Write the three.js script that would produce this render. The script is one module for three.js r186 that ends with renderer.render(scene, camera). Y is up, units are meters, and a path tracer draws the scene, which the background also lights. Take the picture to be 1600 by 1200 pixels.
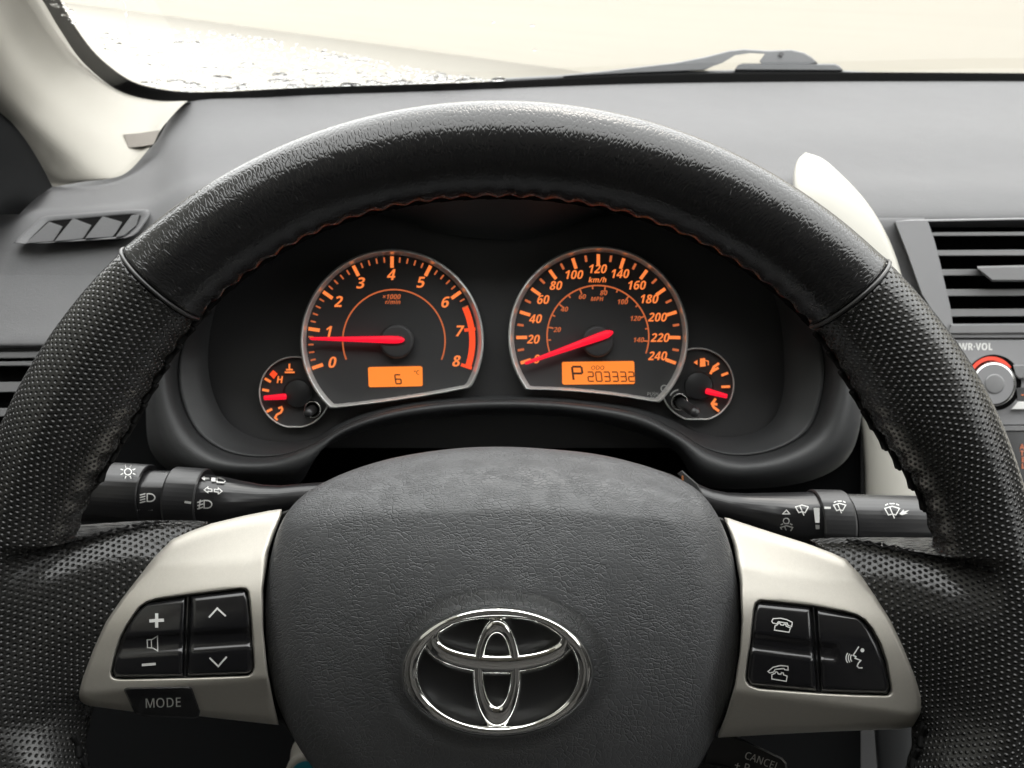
import * as THREE from 'three';
import { mergeGeometries, toCreasedNormals } from 'three/addons/utils/BufferGeometryUtils.js';
import { RoundedBoxGeometry } from 'three/addons/geometries/RoundedBoxGeometry.js';
import { FontLoader } from 'three/addons/loaders/FontLoader.js';

// ------------------------------------------------------------------ camera, sky, sun, exposure
const scene = new THREE.Scene();
const EYE = new THREE.Vector3(0, 1.10, 0), PITCH = 28 * Math.PI / 180, FOCAL = 1200;   // the steering column leans by the same angle
const camera = new THREE.PerspectiveCamera(53.13, 4 / 3, 0.02, 200);
camera.position.copy(EYE);
camera.rotation.x = -PITCH;
camera.focus = 0.262;
camera.userData.fStop = 26;
const renderer = new THREE.WebGLRenderer({ antialias: true });
renderer.toneMapping = THREE.LinearToneMapping;
renderer.toneMappingExposure = 1.12;
renderer.shadowMap.enabled = true;

{ // overcast sky, brightest overhead
  const w = 128, h = 64, d = new Float32Array(w * h * 4);
  for (let j = 0; j < h; j++) for (let i = 0; i < w; i++) {
    const el = ((j + 0.5) / h - 0.5) * Math.PI, s = Math.max(0, Math.sin(el));
    const L = el < 0 ? 1.5 : 3.0 * (1 + 0.8 * s);
    const k = (j * w + i) * 4;
    d[k] = L * 0.99; d[k + 1] = L; d[k + 2] = L * 0.985; d[k + 3] = 1;
  }
  const sky = new THREE.DataTexture(d, w, h, THREE.RGBAFormat, THREE.FloatType);
  sky.mapping = THREE.EquirectangularReflectionMapping; sky.magFilter = THREE.LinearFilter; sky.needsUpdate = true;
  scene.background = sky; scene.environment = sky;
}
const sun = new THREE.DirectionalLight(0xfff6ea, 0.7);
sun.position.set(0.6, 4.2, -3.2); sun.target.position.set(0, 0.9, -0.4);
sun.castShadow = true; sun.shadow.radius = 40;
Object.assign(sun.shadow.camera, { left: -3, right: 3, top: 3, bottom: -3, near: 0.1, far: 12 });
scene.add(sun, sun.target);

// ------------------------------------------------------------------ helpers
const V3 = (x, y, z) => new THREE.Vector3(x, y, z);
const TILT = new THREE.Quaternion().setFromAxisAngle(V3(1, 0, 0), -PITCH);
const col = (px, py, d) => V3((px - 800) * d / FOCAL, (600 - py) * d / FOCAL, -d);          // a survey point in the axes of the steering column
const at = (px, py, d) => col(px, py, d).applyQuaternion(TILT).add(EYE);                     // the same point in the car's axes
const lerp = (a, b, t) => a + (b - a) * t;
const clamp = (x, a = 0, b = 1) => Math.min(b, Math.max(a, x));
const smooth = (a, b, x) => { const t = clamp((x - a) / (b - a)); return t * t * (3 - 2 * t); };
const D2R = Math.PI / 180;
let seed = 12345;
const rnd = () => { seed = (seed * 1664525 + 1013904223) >>> 0; return seed / 4294967296; };
const taken = new Set();
function unique(name) { if (!taken.has(name)) { taken.add(name); return name; } for (let k = 1; ; k++) { const n = `${name}_${String(k).padStart(3, '0')}`; if (!taken.has(n)) { taken.add(n); return n; } } }
function thing(name, label, category, pos, tilted, group) {
  const o = new THREE.Group(); o.name = unique(name); o.position.copy(pos);
  if (tilted) o.quaternion.copy(TILT);
  o.userData = { label, category }; if (group) o.userData.group = group;
  scene.add(o); o.updateMatrixWorld(true); return o;
}
function part(name, geo, mat, parent, label) {
  const m = new THREE.Mesh(geo, mat); m.name = name; m.castShadow = m.receiveShadow = true;
  if (label) m.userData.label = label;
  parent.add(m); return m;
}
function sub(name, parent, label) { const g = new THREE.Group(); g.name = name; if (label) g.userData.label = label; parent.add(g); return g; }
function structure(name, geo, mat, pos) {
  const m = new THREE.Mesh(geo, mat); m.name = unique(name); m.castShadow = m.receiveShadow = true; m.userData.kind = 'structure';
  if (pos) m.position.copy(pos); scene.add(m); return m;
}
// grid of points -> surface
function gridGeo(P, { closeU = false, closeV = false, uv } = {}) {
  const n = P.length, m = P[0].length, pos = [], uvs = [], idx = [];
  for (let i = 0; i < n; i++) for (let j = 0; j < m; j++) {
    const p = P[i][j]; pos.push(p.x, p.y, p.z);
    if (uv) { const q = uv(i, j, p); uvs.push(q[0], q[1]); }
  }
  for (let i = 0; i < (closeU ? n : n - 1); i++) for (let j = 0; j < (closeV ? m : m - 1); j++) {
    const a = i * m + j, b = ((i + 1) % n) * m + j, c = ((i + 1) % n) * m + (j + 1) % m, d = i * m + (j + 1) % m;
    idx.push(a, b, d, b, c, d);
  }
  const g = new THREE.BufferGeometry();
  g.setAttribute('position', new THREE.Float32BufferAttribute(pos, 3));
  if (!uv) for (let i = 0; i < n; i++) for (let j = 0; j < m; j++) uvs.push(P[i][j].x, P[i][j].y);
  g.setAttribute('uv', new THREE.Float32BufferAttribute(uvs, 2));
  g.setIndex(idx); g.computeVertexNormals(); return g;
}
// smooth patch through a coarse grid of control points, uv by surface length in metres
function patch(ctrl, nu, nv) {
  const rows = ctrl.map(r => { const c = new THREE.CatmullRomCurve3(r, false, 'centripetal'); return Array.from({ length: nv + 1 }, (_, j) => c.getPoint(j / nv)); });
  const P = Array.from({ length: nu + 1 }, () => []);
  for (let j = 0; j <= nv; j++) {
    const c = new THREE.CatmullRomCurve3(rows.map(r => r[j]), false, 'centripetal');
    for (let i = 0; i <= nu; i++) P[i].push(c.getPoint(i / nu));
  }
  const U = P.map(r => { let s = 0; return r.map((p, j) => (j ? s += p.distanceTo(r[j - 1]) : 0)); });
  const W = P.map(() => []); for (let j = 0; j <= nv; j++) { let s = 0; for (let i = 0; i <= nu; i++) W[i][j] = i ? s += P[i][j].distanceTo(P[i - 1][j]) : 0; }
  return { P, geo: gridGeo(P, { uv: (i, j) => [U[i][j], W[i][j]] }) };
}
// closed outline through points, resampled to n by length
function outline(pts, n, round = true) {
  const v = pts.map(p => V3(p[0], p[1], 0));
  if (round) return new THREE.CatmullRomCurve3(v, true, 'centripetal').getSpacedPoints(n).slice(0, n).map(p => [p.x, p.y]);
  const len = v.map((p, i) => p.distanceTo(v[(i + 1) % v.length])), tot = len.reduce((a, b) => a + b), out = [];
  for (let k = 0; k < n; k++) { let s = k / n * tot, i = 0; while (s > len[i]) s -= len[i++]; const a = v[i], b = v[(i + 1) % v.length]; out.push([lerp(a.x, b.x, s / len[i]), lerp(a.y, b.y, s / len[i])]); }
  return out;
}
// where the ray from c at angle a leaves a polygon
function rayHit(poly, c, a) {
  const dx = Math.cos(a), dy = Math.sin(a); let best = 0;
  for (let i = 0; i < poly.length; i++) {
    const p = poly[i], q = poly[(i + 1) % poly.length], ex = q[0] - p[0], ey = q[1] - p[1], den = dx * ey - dy * ex;
    if (Math.abs(den) < 1e-9) continue;
    const t = ((p[0] - c[0]) * ey - (p[1] - c[1]) * ex) / den, u = ((p[0] - c[0]) * dy - (p[1] - c[1]) * dx) / den;
    if (t > 0 && u >= -1e-6 && u <= 1 + 1e-6 && t > best) best = t;
  }
  return [c[0] + dx * best, c[1] + dy * best];
}
const byAngle = (pts, c, n) => Array.from({ length: n }, (_, k) => rayHit(pts, c, k / n * Math.PI * 2));
// printed strokes and filled marks laid on any surface by a map (x, y) -> point
function strokeGeo(paths, width, map, step = 3) {
  const gs = [];
  for (let path of paths) {
    const closed = path.closed; let pts = path.map(p => new THREE.Vector2(p[0], p[1])); if (closed) pts.push(pts[0].clone());
    const fine = [];
    for (let i = 0; i < pts.length - 1; i++) { const n = Math.max(1, Math.ceil(pts[i].distanceTo(pts[i + 1]) / step)); for (let k = 0; k < n; k++) fine.push(pts[i].clone().lerp(pts[i + 1], k / n)); }
    fine.push(pts[pts.length - 1]);
    const L = [], R = [];
    fine.forEach((p, i) => {
      const a = fine[i ? i - 1 : closed ? fine.length - 2 : 0], b = fine[i < fine.length - 1 ? i + 1 : closed ? 1 : i];
      const d1 = p.clone().sub(a), d2 = b.clone().sub(p); if (d1.length() < 1e-9) d1.copy(d2); if (d2.length() < 1e-9) d2.copy(d1);
      d1.normalize(); d2.normalize();
      const t = d1.clone().add(d2); if (t.length() < 1e-3) t.copy(d1); t.normalize();
      const k = width / 2 / Math.max(0.5, t.dot(d1)), e = (!closed && (i === 0 || i === fine.length - 1)) ? (i ? 1 : -1) * width * 0.35 : 0;
      L.push(map(p.x - t.y * k + t.x * e, p.y + t.x * k + t.y * e)); R.push(map(p.x + t.y * k + t.x * e, p.y - t.x * k + t.y * e));
    });
    gs.push(gridGeo([L, R]));
  }
  return gs.length > 1 ? mergeGeometries(gs) : gs[0];
}
function fillGeo(shapes, map) {
  const g = new THREE.ShapeGeometry(shapes, 8), p = g.attributes.position;
  for (let i = 0; i < p.count; i++) { const q = map(p.getX(i), p.getY(i)); p.setXYZ(i, q.x, q.y, q.z); }
  g.computeVertexNormals(); return g;
}
const poly = (pts) => new THREE.Shape(pts.map(p => new THREE.Vector2(p[0], p[1])));
const arcPts = (cx, cy, rx, ry, a0, a1, n = 24) => Array.from({ length: n + 1 }, (_, k) => { const a = lerp(a0, a1, k / n) * D2R; return [cx + rx * Math.cos(a), cy - ry * Math.sin(a)]; });
const ring = (cx, cy, r, ry = r, n = 28) => { const p = arcPts(cx, cy, r, ry, 0, 360, n); p.pop(); p.closed = true; return p; };
// solid slab: outline (in survey units) between two depths, with a chamfer; z of a point by function
function slab(pts, map, front, back, chamfer = 0, shrink = 0, holes = []) {
  const c = pts.reduce((a, p) => [a[0] + p[0] / pts.length, a[1] + p[1] / pts.length], [0, 0]);
  const inner = pts.map((p, i) => { const a = pts[(i + pts.length - 1) % pts.length], b = pts[(i + 1) % pts.length]; let nx = -(b[1] - a[1]), ny = b[0] - a[0]; const l = Math.hypot(nx, ny) || 1; nx /= l; ny /= l; if (nx * (c[0] - p[0]) + ny * (c[1] - p[1]) < 0) { nx = -nx; ny = -ny; } return [p[0] + nx * shrink, p[1] + ny * shrink]; });
  const cap = fillGeo([Object.assign(poly(inner), { holes: holes.map(h => new THREE.Path(h.map(p => new THREE.Vector2(p[0], p[1])))) })], (x, y) => map(x, y, front));
  const side = gridGeo([inner.map(p => map(p[0], p[1], front)), pts.map(p => map(p[0], p[1], front - chamfer)), pts.map(p => map(p[0], p[1], back))], { closeV: true });
  const walls = holes.map(h => gridGeo([h.map(p => map(p[0], p[1], front)), h.map(p => map(p[0], p[1], back))], { closeV: true }));
  return mergeGeometries([cap, side, ...walls].map(g => toCreasedNormals(g.index ? g.toNonIndexed() : g, 0.6)));
}
const font = await new FontLoader().loadAsync('fonts/droid/droid_sans_bold.typeface.json');
const fontThin = await new FontLoader().loadAsync('fonts/droid/droid_sans_regular.typeface.json');
// text as filled shapes: centre (cx, cy) in survey units, y down; slant for italics, turn in degrees
function textGeo(str, cx, cy, size, map, { f = font, slant = 0, turn = 0, stretch = 1, gap = 0 } = {}) {
  const shapes = []; let pen = 0;
  if (gap) { for (const ch of str) { const s = f.generateShapes(ch, size); const g = new THREE.ShapeGeometry(s, 5); g.computeBoundingBox(); const w = ch === ' ' ? size * 0.4 : g.boundingBox.max.x; shapes.push([s, pen]); pen += w + gap; } } else shapes.push([f.generateShapes(str, size), 0]);
  const gs = shapes.filter(s => s[0].length).map(([s, x]) => { const g = new THREE.ShapeGeometry(s, 5); g.translate(x, 0, 0); return g; });
  const g = gs.length > 1 ? mergeGeometries(gs) : gs[0]; g.computeBoundingBox();
  const b = g.boundingBox, mx = (b.min.x + b.max.x) / 2, my = (b.min.y + b.max.y) / 2, p = g.attributes.position, ca = Math.cos(turn * D2R), sa = Math.sin(turn * D2R);
  for (let i = 0; i < p.count; i++) {
    const y = p.getY(i) - my, x = (p.getX(i) - mx) * stretch + y * slant, X = x * ca - y * sa, Y = x * sa + y * ca;
    const q = map(cx + X, cy - Y); p.setXYZ(i, q.x, q.y, q.z);
  }
  g.computeVertexNormals(); return g;
}

// ------------------------------------------------------------------ procedural textures
function hash(i, j, s) { let h = Math.imul(i, 374761393) + Math.imul(j, 668265263) + Math.imul(s, 2147483647 ^ 0x5bd1e995); h = Math.imul(h ^ (h >>> 13), 1274126177); return ((h ^ (h >>> 16)) >>> 0) / 4294967296; }
const wrap = (i, n) => ((i % n) + n) % n;
function vnoise(x, y, n, s) { const i = Math.floor(x), j = Math.floor(y), u = x - i, v = y - j, a = u * u * (3 - 2 * u), b = v * v * (3 - 2 * v); const h = (p, q) => hash(wrap(p, n), wrap(q, n), s); return lerp(lerp(h(i, j), h(i + 1, j), a), lerp(h(i, j + 1), h(i + 1, j + 1), a), b); }
function fbm(u, v, n, s, oct = 4) { let r = 0, a = 0.5; for (let o = 0; o < oct; o++) { r += a * vnoise(u * n, v * n, n, s + o); n *= 2; a *= 0.5; } return r; }
function worley(u, v, nx, ny, s) { const x = u * nx, y = v * ny, i = Math.floor(x), j = Math.floor(y); let f1 = 9, f2 = 9; for (let a = -1; a < 2; a++) for (let b = -1; b < 2; b++) { const p = wrap(i + a, nx), q = wrap(j + b, ny), dx = i + a + hash(p, q, s) - x, dy = j + b + hash(p, q, s + 7) - y, d = Math.sqrt(dx * dx + dy * dy); if (d < f1) { f2 = f1; f1 = d; } else if (d < f2) f2 = d; } return [f1, f2]; }
function tex(n, fn, { srgb = false, size = 1, ny } = {}) {
  const m = ny || n, d = new Uint8Array(n * m * 4);
  for (let j = 0; j < m; j++) for (let i = 0; i < n; i++) { const c = fn((i + 0.5) / n, (j + 0.5) / m), k = (j * n + i) * 4; if (Array.isArray(c)) { for (let q = 0; q < 3; q++) d[k + q] = clamp(c[q]) * 255; } else d[k] = d[k + 1] = d[k + 2] = clamp(c) * 255; d[k + 3] = 255; }
  const t = new THREE.DataTexture(d, n, m, THREE.RGBAFormat); t.magFilter = THREE.LinearFilter; t.wrapS = t.wrapT = THREE.RepeatWrapping; if (srgb) t.colorSpace = THREE.SRGBColorSpace; t.repeat.set(1 / size, 1 / size); t.needsUpdate = true; return t;
}
// pebbled, creased skin of the airbag cover (tile 60 mm)
const skinTex = tex(1024, (u, v) => {
  const wu = u + 0.05 * (fbm(u, v, 4, 9, 3) - 0.5) + 0.014 * (fbm(u, v, 22, 3, 2) - 0.5), wv = v + 0.05 * (fbm(u, v, 4, 11, 3) - 0.5) + 0.014 * (fbm(u, v, 22, 5, 2) - 0.5);
  const [a, b] = worley(wu, wv, 26, 40, 21), [c, d] = worley(wu, wv, 54, 72, 33), k1 = smooth(0.3, 0.62, fbm(u, v, 9, 61, 3)), k2 = smooth(0.35, 0.6, fbm(u, v, 12, 66, 3));
  return 0.3 - 0.45 * (0.35 + 0.65 * k1) * (1 - smooth(0, 0.26, b - a)) - 0.28 * k2 * (1 - smooth(0, 0.36, d - c)) + 0.35 * fbm(u, v, 26, 40, 4) + 0.25;
}, { size: 0.058 });
// fine grain of the dash and shroud mouldings (tile 40 mm)
const grainTex = tex(768, (u, v) => {
  const wu = u + 0.01 * fbm(u, v, 10, 3), wv = v + 0.01 * fbm(u, v, 10, 5);
  const [a, b] = worley(wu, wv, 34, 44, 51);
  return 0.15 + 0.6 * smooth(0, 0.5, b - a) + 0.35 * (fbm(u, v, 40, 60, 3) - 0.4);
}, { size: 0.04 });
// worn smooth leather: short scratches and pores, hairline creases across the rim (tile 50 mm)
const wornTex = tex(1024, (u, v) => {
  const wu = u + 0.03 * (fbm(u, v, 5, 2) - 0.5), wv = v + 0.03 * (fbm(u, v, 5, 4) - 0.5);
  const [a, b] = worley(wu, wv, 44, 16, 71), [c, d] = worley(wu, wv, 26, 14, 81);
  return 0.15 + 0.4 * smooth(0, 0.45, b - a) + 0.3 * smooth(0, 0.3, d - c) + 0.4 * (fbm(u, v, 14, 90, 4) - 0.42);
}, { size: 0.05 });
// leather with rows of punched dimples, 2.9 mm apart (tile 29 mm along, 25.1 mm round the rim)
const PITCHD = 0.00215;
const dimple = (u, v, k) => {
  const x = u * 10, y = v * 10; let best = 9;
  for (const o of [0, 0.5]) {
    const j = Math.round(y - o), yy = y - o - j;
    for (const s of [-1, 0, 1]) { const i = Math.round(x - o) + s, jx = (hash(wrap(i, 10), wrap(j, 10), k + (o ? 5 : 0)) - 0.5) * 0.1; best = Math.min(best, Math.hypot(x - o - i - jx, yy * 1.5)); }
  }
  return best;
};
const dimpleTex = tex(1024, (u, v) => { const d = dimple(u, v, 3); return 0.85 - 0.75 * (1 - smooth(0.0, 0.3, d)) + 0.14 * (fbm(u, v, 30, 9, 3) - 0.45); });
dimpleTex.repeat.set(1 / (PITCHD * 10), 1 / (PITCHD * 1.73 * 10));
const fineTex = tex(512, (u, v) => { const [a, b] = worley(u, v, 60, 60, 12); return 0.3 + 0.4 * smooth(0, 0.6, b - a) + 0.3 * fbm(u, v, 50, 3, 2); }, { size: 0.06 });
const flakeTex = tex(512, (u, v) => { const f = 0.9 + 0.1 * hash(Math.floor(u * 512), Math.floor(v * 512), 5) + 0.06 * (fbm(u, v, 64, 8, 2) - 0.5); return [f, f * 0.995, f * 0.985]; }, { size: 0.05 });
const dustTex = tex(512, (u, v) => { const [a] = worley(u, v, 18, 18, 77), [b] = worley(u, v, 50, 50, 78); return 0.86 + 0.14 * (1 - smooth(0, 0.03, a)) + 0.08 * (1 - smooth(0, 0.05, b)) + 0.08 * (fbm(u, v, 6, 70) - 0.5); }, { size: 0.12, srgb: false });
const concreteTex = tex(512, (u, v) => { const f = 0.9 + 0.18 * (fbm(u, v, 5, 30, 5) - 0.5) + 0.05 * (fbm(u, v, 90, 6, 2) - 0.5); return [f, f * 0.985, f * 0.955]; }, { size: 3 });

// ------------------------------------------------------------------ materials
const std = (rgb, roughness, o = {}) => { const m = new THREE.MeshStandardMaterial({ roughness, side: THREE.DoubleSide, ...o }); m.color.setRGB(...rgb); return m; };
const phys = (rgb, roughness, o = {}) => { const m = new THREE.MeshPhysicalMaterial({ roughness, side: THREE.DoubleSide, ...o }); m.color.setRGB(...rgb); return m; };
const M = {
  topLeather: phys([0.012, 0.012, 0.0125], 0.2, { bumpMap: wornTex, bumpScale: 0.00014 }),
  dimpled: phys([0.014, 0.014, 0.0135], 0.23, { bumpMap: dimpleTex, bumpScale: 0.00085 }),
  edge: phys([0.03, 0.03, 0.03], 0.3),
  thread: phys([0.005, 0.005, 0.005], 0.8, { specularIntensity: 0.25 }),
  cover: std([0.08, 0.082, 0.085], 0.42, { bumpMap: skinTex, bumpScale: 0.00036 }),
  dash: phys([0.122, 0.122, 0.125], 0.62, { specularIntensity: 0.35, bumpMap: grainTex, bumpScale: 0.0002, map: dustTex }),
  shroud: std([0.03, 0.031, 0.032], 0.5, { bumpMap: grainTex, bumpScale: 0.00005 }),
  dark: std([0.012, 0.012, 0.013], 0.6),
  matte: phys([0.0052, 0.0054, 0.0056], 0.95, { specularIntensity: 0.06 }),
  gap: std([0.006, 0.006, 0.006], 0.7),
  silver: phys([0.54, 0.518, 0.47], 0.5, { metalness: 0.7, map: flakeTex }),
  button: phys([0.008, 0.008, 0.009], 0.2, { clearcoat: 0.3, clearcoatRoughness: 0.15 }),
  mark: std([0.62, 0.62, 0.6], 0.5),
  chrome: std([0.92, 0.92, 0.9], 0.09, { metalness: 1 }),
  satin: std([0.6, 0.6, 0.58], 0.22, { metalness: 1 }),
  badge: std([0.012, 0.012, 0.013], 0.45),
  stalk: phys([0.012, 0.012, 0.013], 0.3),
  stalkRing: phys([0.02, 0.02, 0.021], 0.38),
  pillar: std([0.29, 0.276, 0.243], 0.7, { bumpMap: fineTex, bumpScale: 0.00012 }),
  pale: std([0.36, 0.348, 0.31], 0.45),
  vent: std([0.15, 0.15, 0.152], 0.45),
  black: phys([0.003, 0.003, 0.003], 0.9, { specularIntensity: 0.1 }),
  face: std([0.028, 0.028, 0.029], 0.55),
  bezel: std([0.9, 0.91, 0.88], 0.25, { metalness: 0.5 }),
  lens: phys([1, 1, 1], 0.02, { transmission: 1, thickness: 0, ior: 1.3 }),
  glass: phys([1, 1, 1], 0.0, { transmission: 1, thickness: 0, ior: 1.5 }),
  water: phys([1, 1, 1], 0.0, { transmission: 1, thickness: 0.002, ior: 1.33 }),
  frit: phys([0.004, 0.004, 0.004], 0.9, { specularIntensity: 0.1 }),
  wiper: std([0.05, 0.052, 0.055], 0.4),
  wall: std([0.45, 0.43, 0.385], 0.9, { map: concreteTex }),
  ground: std([0.25, 0.24, 0.215], 0.95, { map: concreteTex }),
  sideWall: std([0.2, 0.2, 0.18], 0.9),
  liner: std([0.55, 0.52, 0.47], 0.9),
  cloth: std([0.06, 0.058, 0.055], 0.9),
  radio: std([0.19, 0.19, 0.195], 0.42),
};
const glow = (r, g, b, k = 1) => { const m = std([r * 0.1, g * 0.1, b * 0.1], 0.6); m.emissive.setRGB(r, g, b); m.emissiveIntensity = k; return m; };
const G = { orange: glow(0.92, 0.22, 0.05), dim: glow(0.5, 0.115, 0.035), red: glow(0.95, 0.07, 0.015), needle: glow(0.95, 0.004, 0.028), lcd: glow(0.95, 0.23, 0.025), ring: glow(0.8, 0.06, 0.025), legend: glow(0.5, 0.16, 0.08) };
const lcdInk = std([0.03, 0.01, 0.004], 0.6);

// ================================================================== SETTING OUTSIDE THE CAR
structure('ground', new THREE.PlaneGeometry(160, 160).rotateX(-Math.PI / 2), M.ground, V3(0, 0, -40));
{ // a long pale concrete wall beyond the windscreen, seen at a slant, and its return on the left
  const A = at(490, 45, 15.9), B = at(1000, 107, 9.2), dir = B.clone().sub(A).setY(0).normalize(), nrm = V3(-dir.z, 0, dir.x);
  const w = thing('concrete_wall', 'pale cream concrete wall seen through the wet windscreen', 'wall', V3(A.x, 0, A.z));
  const face = (origin, d, n, from, to, y0, y1, proud) => {
    const g = new THREE.BoxGeometry(to - from, y1 - y0, 0.24);
    g.applyMatrix4(new THREE.Matrix4().makeBasis(d, V3(0, 1, 0), n).setPosition(origin.clone().addScaledVector(d, (from + to) / 2).addScaledVector(n, -0.12 + proud).setY((y0 + y1) / 2)));
    return g;
  };
  for (let r = 0; r < 3; r++) part('panel', face(V3(0, 0, 0), dir, nrm, -34, 26, r * 0.95 + (r ? 0.004 : -0.05), r * 0.95 + 0.946, r === 0 ? 0.03 : 0), M.wall, w);
  part('core', face(V3(0, 0, 0), dir, nrm, -33.9, 25.9, -0.04, 2.83, -0.02), M.wall, w);
}
structure('neighbouring_wall', new THREE.BoxGeometry(0.3, 3.4, 5.0), M.sideWall, V3(-1.7, 1.7, 1.1));   // the car stands close beside a dark wall

// ================================================================== CAR BODY ROUND THE CABIN
const glassBase = [[120, 164, 0.79], [200, 157, 0.835], [290, 152, 0.88], [500, 143, 0.93], [760, 134, 0.96], [1000, 125, 0.985], [1300, 121, 1.0], [1700, 122, 0.99], [2100, 140, 0.94], [2600, 170, 0.8]].map(p => at(...p));
const rake = V3(0, 0.465, 0.885).normalize();
{
  structure('headliner', new RoundedBoxGeometry(1.75, 0.06, 2.1, 2, 0.02), M.liner, V3(0.32, 1.50, 1.0));
  structure('cabin_floor', new THREE.BoxGeometry(1.7, 0.05, 3.2), M.dark, V3(0.32, 0.28, 0.55));
  structure('bulkhead', new THREE.BoxGeometry(1.7, 1.0, 0.06), M.dark, V3(0.32, 0.42, -1.14));
  structure('rear_wall', new THREE.BoxGeometry(1.7, 1.2, 0.1), M.cloth, V3(0.32, 0.86, 2.0));
  const side = (name, label, x) => {
    const d = thing(name, label, 'door', V3(x, 0.3, 0.2));
    part('panel', new RoundedBoxGeometry(0.07, 0.75, 2.45, 3, 0.02).translate(0, 0.375, 0.29), M.cloth, d);
    part('pillar', new RoundedBoxGeometry(0.055, 0.56, 0.12, 2, 0.015).translate(0, 0.88, 0.15), M.liner, d);
    part('rear_quarter', new RoundedBoxGeometry(0.05, 0.56, 1.2, 2, 0.015).translate(0, 0.88, 1.05), M.cloth, d);
    return d;
  };
  side('door_lining', 'dark cloth door panel beside the driver, left of the dashboard', -0.52);
  side('door_lining', 'dark cloth door panel on the passenger side, beyond the radio', 1.16);
  for (const [x, l] of [[0.02, 'grey cloth driver seat facing the steering wheel'], [0.74, 'grey cloth passenger seat beside the driver seat']]) {
    const s = thing('bucket_seat', l, 'seat', V3(x, 0.3, 0.5));
    part('cushion', new RoundedBoxGeometry(0.5, 0.2, 0.5, 4, 0.06).translate(0, 0.12, -0.1), M.cloth, s);
    part('backrest', new RoundedBoxGeometry(0.5, 0.64, 0.16, 4, 0.06).rotateX(0.28).translate(0, 0.48, 0.22), M.cloth, s);
    part('headrest', new RoundedBoxGeometry(0.27, 0.19, 0.1, 4, 0.04).rotateX(0.2).translate(0, 0.92, 0.34), M.cloth, s);
  }
}
{ // windscreen: pane, black edge band, raindrops left outside the sweep of the wiper
  const w = thing('windscreen', 'wet raked windscreen with raindrops in its lower left corner', 'windscreen', glassBase[4]);
  const o = glassBase[4];
  const curve = new THREE.CatmullRomCurve3(glassBase, false, 'centripetal');
  const base = curve.getPoints(60), P = [];
  for (let k = 0; k <= 12; k++) P.push(base.map(b => b.clone().addScaledVector(rake, -0.03 + k * 0.092).sub(o)));
  part('pane', gridGeo(P), M.glass, w);
  const inner = [[68, -70, 0.62], [90, 0, 0.676], [118, 50, 0.726], [158, 98, 0.785], [205, 131, 0.822], [250, 143, 0.845], [300, 147.5, 0.862], [500, 139, 0.918], [760, 131, 0.957], [1000, 119.5, 0.98], [1300, 116, 0.995], [1700, 118, 0.985]];
  const outer = [[20, -70, 0.615], [66, 0, 0.67], [96, 50, 0.72], [134, 102, 0.78], [186, 142, 0.82], [240, 160, 0.845], [300, 166, 0.862], [500, 160, 0.918], [760, 152, 0.957], [1000, 142, 0.98], [1300, 138, 0.995], [1700, 140, 0.985]];
  const cI = new THREE.CatmullRomCurve3(inner.map(p => at(p[0], p[1], p[2] - 0.014).sub(o)), false, 'centripetal').getPoints(90), cO = new THREE.CatmullRomCurve3(outer.map(p => at(p[0], p[1], p[2] - 0.014).sub(o)), false, 'centripetal').getPoints(90);
  const back = cI.map(p => p.clone().add(V3(0, 0.002, -0.004)));
  part('black_edge_band', gridGeo([cO, cI, back]), M.frit, w);
  const drop = new THREE.SphereGeometry(1, 14, 8), nrm = V3(0, rake.z, -rake.y);
  const q = new THREE.Quaternion().setFromRotationMatrix(new THREE.Matrix4().makeBasis(V3(1, 0, 0), rake, V3(0, -rake.z, rake.y).negate().negate()));
  const addDrop = (p, a, b, c, turn) => { const m = part('raindrop', drop, M.water, w); m.position.copy(p).addScaledVector(nrm, c * 0.75 + 0.0006); m.quaternion.copy(q).multiply(new THREE.Quaternion().setFromAxisAngle(V3(0, 0, 1), turn)); m.scale.set(a, b, c); };
  const spot = (small) => { for (;;) {
    const u = 0.075 + rnd() * 0.36, q2 = rnd(), v = q2 * q2 * 0.24 + 0.014, lim = lerp(0.17, 0.012, smooth(0.12, 0.4, u)) * (u < 0.085 ? 2 : 1);
    if (v < lim || (!small && rnd() < 0.02)) return curve.getPointAt(u * 0.75).addScaledVector(rake, v).sub(o);
  } };
  for (let k = 0; k < 270; k++) { const a = 0.0014 + 0.0042 * rnd() ** 3; addDrop(spot(false), a * (1.2 + 1.4 * rnd()), a * (0.8 + 0.7 * rnd()), a * (0.16 + 0.1 * rnd()), (rnd() - 0.5) * 0.4); }
  const fine = new THREE.InstancedMesh(new THREE.SphereGeometry(1, 10, 6), M.water, 2200), mat4 = new THREE.Matrix4();
  fine.name = 'fine_droplets'; fine.userData.kind = 'stuff';
  for (let k = 0; k < 2200; k++) { const a = 0.0006 + 0.0011 * rnd() ** 2; mat4.compose(spot(true).addScaledVector(nrm, 0.0009), q, V3(a * (1 + rnd()), a, a * 0.25)); fine.setMatrixAt(k, mat4); }
  w.add(fine);
  for (const [x0, y0, x1, y1] of [[192, 0, 201, 45], [201, 45, 206, 70], [206, 70, 219, 92]]) { // a trickle running down the glass
    const t = new THREE.CatmullRomCurve3([0, 0.35, 0.7, 1].map((k, i) => { const px = lerp(x0, x1, k) + (i % 2 ? 1.5 : -1), py = lerp(y0, y1, k); return at(px, py, lerp(0.86, 0.8, (100 - py) / 100)).sub(o); }));
    part('trickle', new THREE.TubeGeometry(t, 14, 0.0011, 6), M.water, w);
  }
}
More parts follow.
